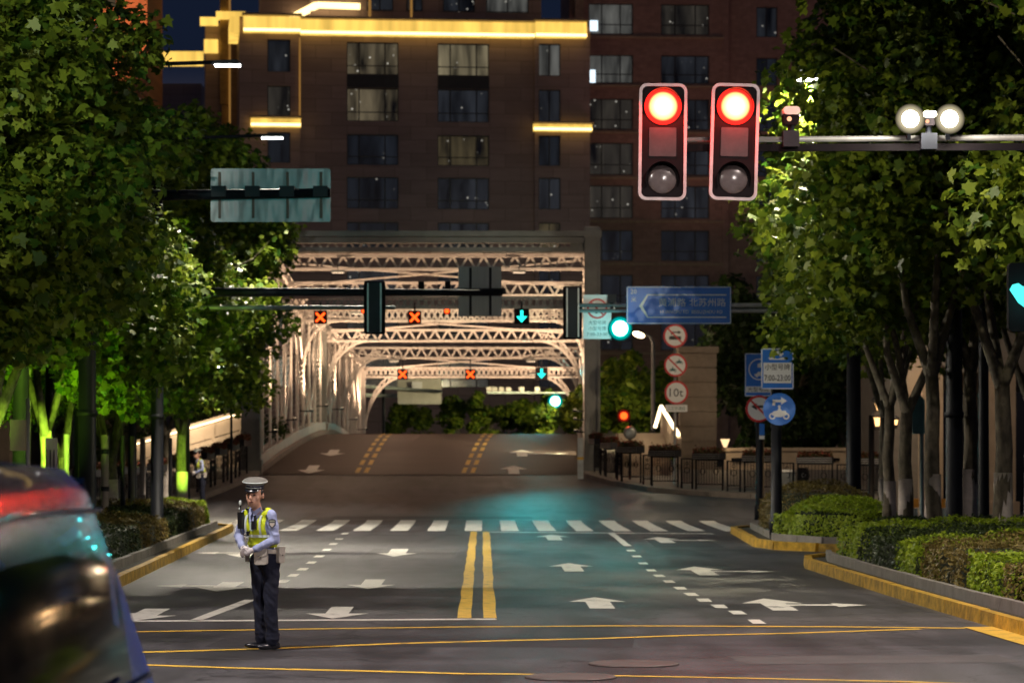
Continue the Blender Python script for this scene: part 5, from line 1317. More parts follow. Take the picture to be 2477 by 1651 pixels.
# added unseen signal: throws cyan light onto the back of the overhead sign
bsig = thing('signal_behind', 'cyan green signal facing along the street towards the bridge', 'traffic signal', (-4.4, 6.0, 5.6), )
mb = MB(); mb.prism(roundrect(.5, 1.3, .06), (-4.4, 6.0, 5.6), XA, ZA, YA * .15); mb.build('housing', M_inner, bsig)
mb = MB(); mb.lathe([(.18, 0), (.15, .02), (.02, .03)], (-4.4, 6.16, 5.2), Matrix.Rotation(R(-90), 3, 'X'), 24); mb.build('lamp', M_cyan, bsig)
mb = MB(); mb.tube([(-6.2, 6.1, .1), (-6.2, 6.1, 5.8), (-4.3, 6.1, 5.8)], .08, 10); mb.build('mast', M_pole, bsig)
light('lamp_light', 'SPOT', (-4.4, 6.4, 5.2), 7500, (.05, .9, .85), bsig, .18, (-4.0, 54, 6.9), 8, .7)
# ------------------------------------------------------------------ street lanterns
M_ledwhite = glow('street_led', (1, .97, .9), 22.0)
def lantern(x, y, hx, z, label, power, col=(1, .86, .66), spot=150, aim=(0, 0), show=True):
    """tall post at x with an arm to hx; LED head at height z"""
    t = thing('street_lamp', label, 'street lamp', (x, y, gz(y) + .1), 'street lamps')
    s = 1 if hx > x else -1
    mb = MB(); mb.tube([(x, y, gz(y) + .1), (x, y, z - .5)], [.12, .07], 12); mb.build('pole', M_pole, t)
    mb = MB(); mb.tube([(x, y, z - .5), (x + s * .3, y, z - .05), (hx - s * .2, y, z + .05)], [.06, .05, .04], 10); mb.build('arm', M_pole, t)
    mb = MB(); mb.prism([(-.32, 0), (-.26, .07), (.2, .09), (.32, .0)], (hx, y - .13, z), XA, ZA, YA * .26); h = mb.build('lamp_head', M_pole, t)
    mb = MB(); mb.box((hx, y, z - .02), (.52, .2, .035)); mb.build('lamp_lens', M_ledwhite, h)
    light('lamp_beam', 'SPOT', (hx, y, z - .08), power, col, h, .12, (hx + aim[0], y + aim[1], 0), spot, .55)
    return t
W1 = LAMP_W
lantern(-8.9, 59.5, -5.25, 10.0, 'left street lamp with white head high beside the building corner', W1 * 1.0, (1, .9, .74), 112, (6, -3))
lantern(-8.9, 73.5, -5.35, 10.0, 'left street lamp with white head lower and farther, below the short golden ledge', W1 * .95, (1, .9, .74), 114, (5, -2))
lantern(9.6, 55.5, 6.25, 9.2, 'right street lamp hidden among the bright leaves', W1 * .75, (1, .88, .6), 118, (-5, -1))
lantern(8.2, 30.0, 5.6, 10.0, 'right street lamp above the near junction', W1 * .6, (1, .84, .74), 140, (-2, 0))
lantern(-8.2, 27.0, -5.4, 10.0, 'left street lamp above the near junction', W1 * .75, (1, .92, .84), 150, (2, 1))
lantern(8.4, 10.0, 6.4, 10.5, 'right street lamp behind the viewer', W1 * 1.4, (1, .87, .80), 112, (-5, 16))
lantern(9.2, 42.0, 5.2, 10.0, 'right street lamp above the clipped hedges', W1 * .3, (1, .86, .62), 105, (-.5, 1))
lantern(-9.9, 88.0, -7.9, 4.6, 'low left street lamp hidden by the crown over the distant officer', W1 * .2, (1, .86, .66), 150, (0, -1))  # added out of sight to light the distant officer
lantern(13.4, 86.0, 11.0, 9.0, 'right street lamp over the flower box railings', W1 * .4, (1, .78, .52), 150, (-2, 6))
lantern(7.4, 167.0, 6.25, 6.6, 'far street lamp hidden behind the right bridge post', 6500, (1, .85, .5), 160, (-3, 6))  # added hidden lamp, brightens the round trees beyond the bridge
def unseen_mast_lamp(x, y, z, label, power, col, target, spot):  # added out of view to brighten the upper tree crowns
    t = thing('high_mast_lamp', label, 'street lamp', (x, y, .1), 'high mast lamps at the near corners')
    mb = MB(); mb.tube([(x, y, .1), (x, y, z)], [.2, .1], 12); mb.build('pole', M_pole, t)
    mb = MB(); mb.box((x, y + .25, z - .1), (.5, .5, .16)); h = mb.build('lamp_head', M_pole, t)
    mb = MB(); mb.box((x, y + .3, z - .19), (.42, .38, .02)); mb.build('lamp_lens', M_ledwhite, h)
    light('lamp_beam', 'SPOT', (x, y + .55, z - .25), power, col, h, .15, target, spot, .5)
unseen_mast_lamp(-6.5, -6, 14, 'high mast lamp behind the viewer on the left', 60000, (.93, 1, .88), (-10.8, 50, 8.2), 13.5)
unseen_mast_lamp(9.5, -4, 13.5, 'high mast lamp behind the viewer on the right', 36000, (1, .92, .66), (9.3, 50, 9.8), 15)
# small warm street lamp near the stair
c = P(1545, 809, 110)
t = thing('warm_street_lamp', 'thin street lamp with warm oval head between the bridge post and the round signs', 'street lamp', P(1581, 1000, 110))
mb = MB(); mb.tube([P(1580, 1040, 110), P(1580, 830, 110), P(1572, 812, 110), P(1556, 806, 110)], [.09, .07, .05, .04], 10); mb.build('pole', mat('lamp_pole_grey', (.16, .16, .17), .4), t)
mb = MB(); mb.ell(c, (.24, .2, .11), Matrix.Rotation(R(18), 3, 'Y')); mb.build('lamp_head', glow('warm_head', (1, .78, .45), 9), t)
light('warm_light', 'SPOT', c - ZA * .2, 6000, (1, .85, .5), t, .2, (3.5, 124, 1.0), 110, .8)
# lanterns and small uplit tulip lamps on the right
M_wg = glow('warm_glass', (1, .55, .2), 3.0)
def wall_lantern(px, py, Y, label, s=.32, power=40):
    c = P(px, py, Y); t = thing('lantern', label, 'lantern', c, 'warm lanterns among the right trunks')
    mb = MB(); mb.lathe([(s * .5, 0), (s * .62, .04), (s * .2, s * .5), (.02, s * .55)], c + ZA * s * .4, n=8, smooth=False); mb.lathe([(s * .2, -.1), (s * .3, 0)], c - ZA * s * .5, n=8, smooth=False)
    for k in range(4): a = k * math.pi / 2 + .78; mb.bar(c + Vector((math.cos(a) * s * .3, math.sin(a) * s * .3, -s * .5)), c + Vector((math.cos(a) * s * .52, math.sin(a) * s * .52, s * .42)), .02, .02)
    mb.build('cage', M_pole, t)
    mb = MB(); mb.lathe([(s * .18, -s * .42), (s * .36, s * .3)], c, n=8, smooth=False); mb.build('glass', M_wg, t)
    light('lantern_light', 'POINT', c + FR * .5, power, (1, .6, .28), t, .1); return t
wall_lantern(2128, 985, 83.5, 'upper warm lantern on the post between the right trunks', .42, 60)
wall_lantern(2122, 1018, 83.5, 'lower warm lantern just under the upper one', .34, 30)
wall_lantern(2167, 1020, 86, 'small warm lantern right of the pair on the post', .2, 20)
M_tul = glow('tulip_glass', (1, .68, .34), 1.5)
for px, py, Y, lab in ((1754, 1072, 103.8, 'pale tulip shaped lamp on the plaza wall right of the pylon'), (2133, 1072, 103.8, 'pale tulip shaped lamp on the plaza wall behind the right trunks')):
    c = P(px, py, Y); t = thing('tulip_lamp', lab, 'lamp', c - ZA * .3, 'tulip lamps on the plaza wall')
    mb = MB(); mb.lathe([(.05, -.14), (.11, .0), (.17, .16)], c, n=10); mb.build('glass', M_tul, t)
    mb = MB(); mb.cyl((c.x, c.y, 2.1), c - ZA * .14, .04, .05); mb.build('stem', M_pole, t)
    light('tulip_light', 'POINT', c + Vector((0, -.6, .1)), 18, (1, .7, .38), t, .1)
c = P(1800, 1066, 97)
# ------------------------------------------------------------------ railings with flower boxes
M_flower = leaf_mat('geranium', (.20, .035, .03), (.06, .09, .03), .6, .2)
M_planter = mat('planter_dark', (.02, .02, .024), .5)
M_slat = mat('planter_slat', (.42, .40, .38), .35, .6)
def rail_panel(w, planter, name, rr):
    t = bpy.data.objects.new(name, None); COL.objects.link(t)
    mb = MB(); h = 1.02
    for x in (-w / 2, w / 2): mb.box((x, 0, h / 2), (.045, .045, h))
    mb.box((0, 0, h - .02), (w - .05, .04, .04)); mb.box((0, 0, .2), (w - .05, .035, .035)); mb.build('frame', M_pole, t)
    mb = MB(); n = max(3, int(w / .11))
    for k in range(1, n): mb.box((-w / 2 + w * k / n, 0, .6), (.014, .014, .76))
    for k in range(2 if w > .8 else 1):
        cx = 0 if w < .8 else (-.25 + .5 * k) * w
        ring(mb, (cx, -.01, .62), .09, .11, YA * .02, 12); ring(mb, (cx, -.01, .84), .05, .065, YA * .02, 10)
    mb.build('scrollwork', M_pole, t)
    if planter:
        mb = MB(); mb.box((0, -.02, h + .1), (w + .04, .34, .22)); pl = mb.build('planter_box', M_planter, t)
        mb = MB()
        for k in range(3): mb.box((0, -.2, h + .04 + .065 * k), (w + .02, .02, .026))
        mb.build('planter_slat', M_slat, pl)
        n = 1100; p = np.c_[rr.uniform(-w / 2, w / 2, n), rr.uniform(-.2, .16, n), h + .2 + np.abs(rr.normal(0, .085, n))]
        me = leaf_mesh('flowers', p, np.tile([0, 0, 1.], (n, 1)), .09, OVAL, rr, .8); me.materials.append(M_flower)
        o = bpy.data.objects.new('flowers', me); COL.objects.link(o); o.parent = t
    return t
rr_ = np.random.default_rng(55)
PLN = rail_panel(1.12, True, 'flower_box_railing', rr_); SLM = rail_panel(.46, False, 'slim_railing', rr_)
NTH = ['first', 'second', 'third', 'fourth', 'fifth', 'sixth', 'seventh', 'eighth', 'ninth', 'tenth', 'eleventh', 'twelfth', 'thirteenth', 'fourteenth']
def rail_run(path, side, first, seq=None):
    path = [Vector(p) for p in path]; d = 0; i = 0; pos = []; L_ = sum((b - a).length for a, b in zip(path, path[1:]))
    cnt = [0, 0]
    while True:
        w = (1.12, .46)[i % 2]; gap = .16; s = d + w / 2
        if s + w / 2 > L_: break
        acc = 0
        for a, b in zip(path, path[1:]):
            l = (b - a).length
            if acc + l >= s: p = a.lerp(b, (s - acc) / l); dr = (b - a).normalized(); break
            acc += l
        src = (PLN, SLM)[i % 2]; k = cnt[i % 2]; cnt[i % 2] += 1
        if src.name in first: o = copy_tree(src)
        else: o = src; first.add(src.name)
        o.location = (p.x, p.y, gz(p.y) + .14); o.rotation_euler = (0, 0, math.atan2(dr.y, dr.x))
        nm = 'flower box railing' if i % 2 == 0 else 'slim railing panel'
        tag(o, f'{NTH[k]} {nm} from the {side} bridge post', 'railing', f'{nm}s on the {side} pavement')
        d += w + gap; i += 1
used_ = set()
rail_run([(3.95, 102.4), (4.1, 101.2), (4.8, 98.6), (5.9, 96.8), (7.8, 95.0), (10.2, 93.6), (14.5, 92.3), (17, 91.8)], 'right', used_)
rail_run([(-8.3, 101.8), (-8.75, 98.4), (-9.45, 93.2), (-10.3, 88.9), (-12.3, 85.8)], 'left', used_)
# bits of street furniture on the right
t = thing('utility_cabinet', 'grey utility cabinet with white top behind the traffic island post', 'cabinet', (P(1905, 0, 94).x, 94, gz(94) + .14))
x = wloc(t).x; z0 = gz(94) + .14
mb = MB(); mb.box((x, 94, z0 + .35), (.46, .4, .7)); mb.build('body', mat('cabinet_grey', (.2, .22, .23), .5), t); mb = MB(); mb.box((x, 94, z0 + .74), (.52, .46, .07)); mb.build('lid', M_swhite, t)
mb = MB(); mb.box((x, 93.79, z0 + .35), (.4, .012, .6)); mb.build('door', mat('cabinet_grey2', (.17, .19, .2), .5), t)
t = thing('litter_bin', 'dark litter bin beside the grey utility cabinet', 'bin', (x + .5, 94, z0)); mb = MB(); mb.lathe([(.17, 0), (.2, .05), (.2, .7), (.22, .72), (.14, .84)], (x + .5, 94, z0), n=14); mb.build('body', M_planter, t); mb = MB(); ring(mb, (x + .5, 93.78, z0 + .6), .05, .07, YA * .02, 12); mb.build('slot', M_slat, t)
t = thing('teal_sign_board', 'teal board on a slim pole among the right trunks', 'sign board', P(2222, 1200, 70)); a = P(2222, 1008, 70)
mb = MB(); mb.box(a, (.3, .06, .82)); mb.build('panel', mat('teal_panel', (.10, .24, .25), .5), t); mb = MB(); mb.tube([(a.x + .08, 70, gz(70)), (a.x + .08, 70, a.z - .4)], .05, 10); mb.build('pole', mat('teal_pole', (.2, .3, .32), .4), t)
mb = MB(); mb.prism([(-.14, 0), (.14, 0), (.02, .16)], a + Vector((0, -.03, .41)), XA, ZA, YA * .06); mb.build('top', MATS['teal_panel'], t)
for px, lab in ((2208, 'short grey post with orange cap left of the thick dark post'), (2281, 'short grey post with orange cap half hidden by the thick dark post')):
    c = P(px, 1215, 66); t = thing('orange_cap_post', lab, 'bollard', (c.x, 66, .1), 'orange capped posts')
    mb = MB(); mb.box((c.x, 66, .42), (.2, .16, .64)); mb.build('body', mat('pale_post', (.3, .34, .36), .5), t)
    mb = MB(); mb.box((c.x, 66, .87), (.24, .22, .2)); mb.build('cap', mat('orange_cap', (.6, .24, .02), .5), t); mb = MB(); mb.tube([(c.x - .03, 65.87, .75), (c.x - .03, 65.86, .5), (c.x + .03, 65.86, .5), (c.x + .03, 65.87, .75)], .012, 6); mb.build('handle', M_slat, t)
t = thing('stone_plinth', 'low beige stone block behind the right hedge tip', 'plinth', (P(2110, 0, 76).x, 76, .1)); x = wloc(t).x; mb = MB(); mb.box((x, 76, .36), (.8, .5, .5)); mb.build('block', M_beige, t); mb = MB(); mb.box((x, 76, .64), (.88, .58, .08)); mb.build('cap', M_beige, t)
# left: boards and slim posts between the green trunks
t = thing('brown_sign_board', 'plain olive brown board on a post beside the nearest green trunk', 'sign board', P(40, 1200, 47)); c = P(44, 1052, 47)
mb = MB(); mb.box(c, (.26, .05, .5)); mb.build('panel', mat('olive_board', (.2, .17, .09), .6), t); mb = MB(); mb.tube([c + Vector((.15, .05, .6)), (c.x + .15, 47.05, .1)], .035, 8); mb.build('pole', M_galv, t)
t = thing('lit_shop_sign', 'hanging green lit panel with two bright bars behind the left trunks', 'shop sign', P(230, 944, 80)); c = P(213, 908, 80)
mb = MB(); mb.box(c, (1.15, .12, .9)); mb.build('panel', mat('green_panel', (.16, .26, .12), .5), t)
mb = MB(); mb.box(c + Vector((0, -.08, .32)), (1.15, .03, .05)); mb.box(c + Vector((0, -.08, -.3)), (1.15, .03, .05)); mb.build('light_bar', glow('green_bar', (.45, 1, .1), 1.2), t)
mb = MB()
for s in (-.4, .4): mb.tube([c + Vector((s, .05, .4)), c + Vector((s, .05, -2.9 + .4))], .04, 8)
mb.build('leg', M_galv, t)
t = thing('cycle_rack', 'dark metal rack of upright bars between two green lit trunks', 'rack', (P(122, 0, 49).x, 49, .12)); x = wloc(t).x
mb = MB()
for s in (-.06, .0, .06): mb.box((x + s, 49, 1.15), (.018, .018, 1.9))
for z in (.35, 1.05, 1.75): mb.box((x, 48.98, z), (.24, .03, .06))
mb.build('frame', M_pole, t); mb = MB(); mb.box((x, 49.12, 1.2), (.2, .04, 2.2)); mb.build('panel', mat('pale_pink_panel', (.3, .25, .24), .6), t)
LPG = 'slim banded posts behind the left hedge'
for px, Y, lab, c1_, c2_ in ((254, 62, 'grey banded post with blue foot between green trunks', (.16, .13, .12), (.01, .05, .14)), (297, 66, 'slim blue post left of the dark lamp post', (.02, .02, .03), (.01, .05, .14)), (321, 68, 'slimmer blue post nearest the dark lamp post', (.1, .09, .08), (.01, .05, .14)), (161, 58, 'pale grey post beside the green trunk', (.1, .09, .085), (.1, .09, .085)), (68, 60, 'slim olive pole in the left corner', (.12, .11, .07), (.12, .11, .07)), (412, 80, 'slim grey post right of the dark lamp post', (.3, .3, .3), (.1, .1, .11)), (345, 84, 'pale grey post behind the flower boxes', (.25, .22, .2), (.2, .18, .17))):
    x = P(px, 0, Y).x; t = thing('slim_post', lab, 'post', (x, Y, .12), LPG)
    mb = MB(); mb.tube([(x, Y, .75), (x, Y, 2.4 if px != 68 else 4)], .085 if px in (254, 345) else .055, 10); mb.build('shaft', mat(f'post_{px}', c1_, .6), t)
    mb = MB(); mb.tube([(x, Y, .1), (x, Y, .75)], .09 if px in (254, 345) else .065, 10); mb.build('foot', mat(f'foot_{px}', c2_, .5), t)
    if px == 254:
        for z in (1.2, 2.0): mb = MB(); mb.tube([(x, Y, z), (x, Y, z + .1)], .092, 10); mb.build('band', M_pole, t)
# green ground floodlights under the left trees
M_gl = glow('green_flood_lens', (.35, 1, .08), 8.0)
for k, (x, Y, tx, ty, pw) in enumerate(((-9.0, 42.2, -9.3, 45.6, 850), (-8.35, 48.6, -8.9, 52.0, 750), (-8.2, 54.4, -8.6, 57.2, 600), (-8.5, 60.8, -8.9, 63.8, 450), (-8.0, 66.8, -8.4, 69.6, 300), (-7.55, 74.0, -7.9, 76.2, 170))):
    t = thing('green_floodlight', ['green uplight before the nearest left tree', 'green uplight before the forked trunk', 'green uplight left of the thick dark post', 'green uplight between the two dark posts', 'green uplight right of the dark lamp post', 'green uplight at the brightest green trunk near the bed tip'][k], 'floodlight', (x, Y, .12), 'green uplights in the left bed')
    mb = MB(); mb.box((x, Y, .5), (.22, .14, .18)); mb.bar((x, Y, .12), (x, Y, .45), .04, .04); mb.build('housing', M_black, t)
    mb = MB(); mb.box((x, Y + .075, .53), (.17, .012, .13)); mb.build('lens', M_gl, t)
    light('green_beam', 'SPOT', (x, Y + .12, .6), pw * 17, (.50, 1, .06), t, .08, (tx, ty, 1.9), 46, .9)

# ------------------------------------------------------------------ dark blue vehicle at the left edge
M_car = mat('midnight_blue_paint', (.006, .035, .30), .25, vary=.1, spec=.12, coat=.2, metal=0)
M_glass = mat('tinted_glass', (.003, .010, .03), .08, vary=.1, spec=.07)
M_chrome = mat('chrome_trim', (.6, .6, .62), .12, 1.0)
M_tyre = mat('tyre_rubber', (.02, .02, .02), .8)
cx = -2.32
def sect(Y, roof, belt, w, wt):
    """half section (x from centre, z) from sill to roof centre"""
    return [(w - .06, .32), (w, .5), (w + .02, .8), (w, belt), (w - .05, belt + .1), (w - (w - wt) * .55, belt + (roof - belt) * .6), (wt, roof - .12), (wt - .09, roof - .03), (wt - .35, roof + .0), (0, roof + .035)]
secs = [(7.6, 1.80, 1.12, .88, .66), (7.8, 2.02, 1.15, .93, .72), (8.3, 2.09, 1.16, .96, .76), (9.4, 2.11, 1.16, .98, .78), (10.6, 2.11, 1.15, .98, .78), (11.4, 2.09, 1.13, .97, .76), (11.75, 2.02, 1.12, .96, .72)]
hood = [(12.7, 1.10, 1.0, .93, .80), (13.2, 1.02, .92, .90, .7), (13.5, .8, .7, .82, .6)]
car = thing('dark_blue_van', 'dark blue van at the left edge, its roof corner and chrome trim reflecting signals', 'van', (cx, 10.4, 0))
mb = MB(); allsec = secs + hood; n = 10
for Y, rf, be, w, wt in allsec:
    s = sect(Y, rf, be, w, wt); full = [(x, z) for x, z in s] + [(-x, z) for x, z in s[-2::-1]]
    mb.v += [(cx + x, Y, z) for x, z in full]
m_ = 19
for j in range(len(allsec) - 1):
    for k in range(m_ - 1): mb.f.append((j * m_ + k, (j + 1) * m_ + k, (j + 1) * m_ + k + 1, j * m_ + k + 1)); mb.sm.append(True)
mb.f.append(tuple(range(m_))); mb.sm.append(False); e = (len(allsec) - 1) * m_; mb.f.append(tuple(range(e, e + m_))[::-1]); mb.sm.append(False)
mb.build('body', M_car, car)
# side windows sit just proud of the body between belt and roof
def side_glass(y0, y1, s):
    mb = MB(); rows = []
    for Y in np.linspace(y0, y1, 6):
        rf = np.interp(Y, [q[0] for q in secs], [q[1] for q in secs]); be = np.interp(Y, [q[0] for q in secs], [q[2] for q in secs]); w = np.interp(Y, [q[0] for q in secs], [q[3] for q in secs]); wt = np.interp(Y, [q[0] for q in secs], [q[4] for q in secs])
        S = sect(Y, rf, be, w, wt); rows.append([(cx + s * (S[i][0] + .006), Y, S[i][1]) for i in (4, 5)] + [(cx + s * (S[6][0] + .012), Y, S[6][1] - .08)])
    for r in rows: mb.v += r
    for j in range(5):
        for k in range(2): mb.f.append((j * 3 + k, (j + 1) * 3 + k, (j + 1) * 3 + k + 1, j * 3 + k + 1)); mb.sm.append(True)
    return mb
for s in (1, -1):
    for y0, y1 in ((7.95, 11.55),): side_glass(y0, y1, s).build('side_window', M_glass, car)
    mb = MB(); mb.tube([(cx + s * .955, 7.85, 1.25), (cx + s * .99, 9.4, 1.27), (cx + s * .985, 11.6, 1.24)], .014, 6); mb.build('belt_trim', M_chrome, car)
    mb = MB(); mb.tube([(cx + s * .80, 7.95, 1.9), (cx + s * .815, 9.4, 1.93), (cx + s * .80, 11.5, 1.9)], .009, 6); mb.build('window_trim', M_chrome, car)
    for Y in (8.7, 12.3):
        mb = MB(); mb.lathe([(.32, -.1), (.35, -.06), (.35, .06), (.32, .1)], (cx + s * .86, Y, .35), Matrix.Rotation(R(90), 3, 'Y'), 24); w_ = mb.build('tyre', M_tyre, car)
        mb = MB(); mb.lathe([(.22, -.103), (.22, .103), (.05, .11)], (cx + s * .865, Y, .35), Matrix.Rotation(R(90), 3, 'Y'), 16); mb.build('rim', M_chrome, w_)
    mb = MB(); mb.prism(roundrect(.12, .62, .04), (cx + s * .80, 7.6, 1.35), XA, ZA, YA * .3); mb.build('tail_lamp', glow('tail_lamp_red', (1, .03, .01), .6), car)
for s in (1, -1):
    mb = MB(); mb.prism(roundrect(.34, .16, .05), (cx + s * .58, 13.5, .68), XA, ZA, YA * .03); hl_ = mb.build('headlight', glow('headlight_white', (1, .96, .88), 6), car)
    light('headlight_beam', 'SPOT', (cx + s * .58, 13.6, .68), 2600, (1, .95, .88), hl_, .09, (5.2 + s * 1.2, 66, 4.6), 13, .8)
mb = MB(); mb.prism([(-.7, 0), (.7, 0), (.6, .62), (-.6, .62)], (cx, 7.66, 1.15), XA, ZA, FR * .03 + ZA * .0); mb.build('rear_window', M_glass, car)
mb = MB(); mb.prism([(-.78, 0), (.78, 0), (.68, .9), (-.68, .9)], (cx, 12.68, 1.12), XA, Vector((0, -.9, .98)), Vector((0, .02, .02))); mb.build('windscreen', M_glass, car)
# ------------------------------------------------------------------ people
V = Vector
def rot2(p, a): return Vector((p[0] * math.cos(a) - p[1] * math.sin(a), p[0] * math.sin(a) + p[1] * math.cos(a), p[2]))
def blob(name, shapes, voxel, it, m, parent=None, cut=None, fold=0.0):
    mb = MB()
    for s in shapes:
        if s[0] == 'c':
            _, a, b, r0, r1 = s; mb.tube([a, b], [r0, r1], 14); mb.ell(a, (r0,) * 3); mb.ell(b, (r1,) * 3)
        elif s[0] == 'e': mb.ell(s[1], s[2], s[3] if len(s) > 3 else None, 16, 12)
    me = mb.mesh(name); o = bpy.data.objects.new(name, me); COL.objects.link(o)
    rm = o.modifiers.new('r', 'REMESH'); rm.mode = 'VOXEL'; rm.voxel_size = voxel
    sm = o.modifiers.new('s', 'SMOOTH'); sm.iterations = it; sm.factor = .5
    dg = bpy.context.evaluated_depsgraph_get(); dg.update()
    m2 = bpy.data.meshes.new_from_object(o.evaluated_get(dg)); bpy.data.objects.remove(o); bpy.data.meshes.remove(me)
    m2.name = name
    if cut:
        bm = bmesh.new(); bm.from_mesh(m2); bmesh.ops.delete(bm, geom=[v for v in bm.verts if cut(v.co)], context='VERTS'); bm.to_mesh(m2); bm.free()
    if fold:
        nn = [v.normal.copy() for v in m2.vertices]
        for v_, n_ in zip(m2.vertices, nn):
            c_ = v_.co; a_ = mnoise.noise(V((c_.x * 14, c_.y * 14, c_.z * 8 + c_.x * 9))); b_ = mnoise.noise(V((c_.x * 6 + 4, c_.y * 6, c_.z * 10 + c_.x * 12)))
            v_.co = c_ + n_ * fold * (a_ * .6 - abs(b_) * 1.1)
    m2.polygons.foreach_set('use_smooth', [True] * len(m2.polygons)); m2.materials.clear(); m2.materials.append(m)
    o = bpy.data.objects.new(name, m2); COL.objects.link(o)
    if parent is not None: o.parent = parent
    return o
M_skin = mat('skin', (.56, .31, .22), .5, vary=.1, scale=12)
M_shirt = mat('shirt_blue', (.34, .38, .62), .8, vary=.1, scale=14, bump=.5, bscale=18)
M_vest = mat('hi_vis_yellow', (.62, .72, .02), .55, vary=.1, scale=9, bump=.5, bscale=16)
M_refl = mat('reflective_tape', (.62, .68, .66), .35)
M_trou = mat('navy_trousers', (.004, .006, .022), .85, vary=.25, scale=6, bump=.5, bscale=9)
M_hat = mat('cap_cloth', (.17, .165, .15), .8, vary=.05); M_hband = mat('cap_band', (.02, .02, .05), .5)
M_leath = mat('white_leather', (.42, .38, .34), .55, vary=.12, scale=20, bump=.3); M_glove = mat('white_glove', (.68, .62, .64), .8, vary=.06)
M_shoe = mat('black_shoe', (.012, .012, .018), .25, spec=.6); M_hair = mat('black_hair', (.012, .01, .01), .5)

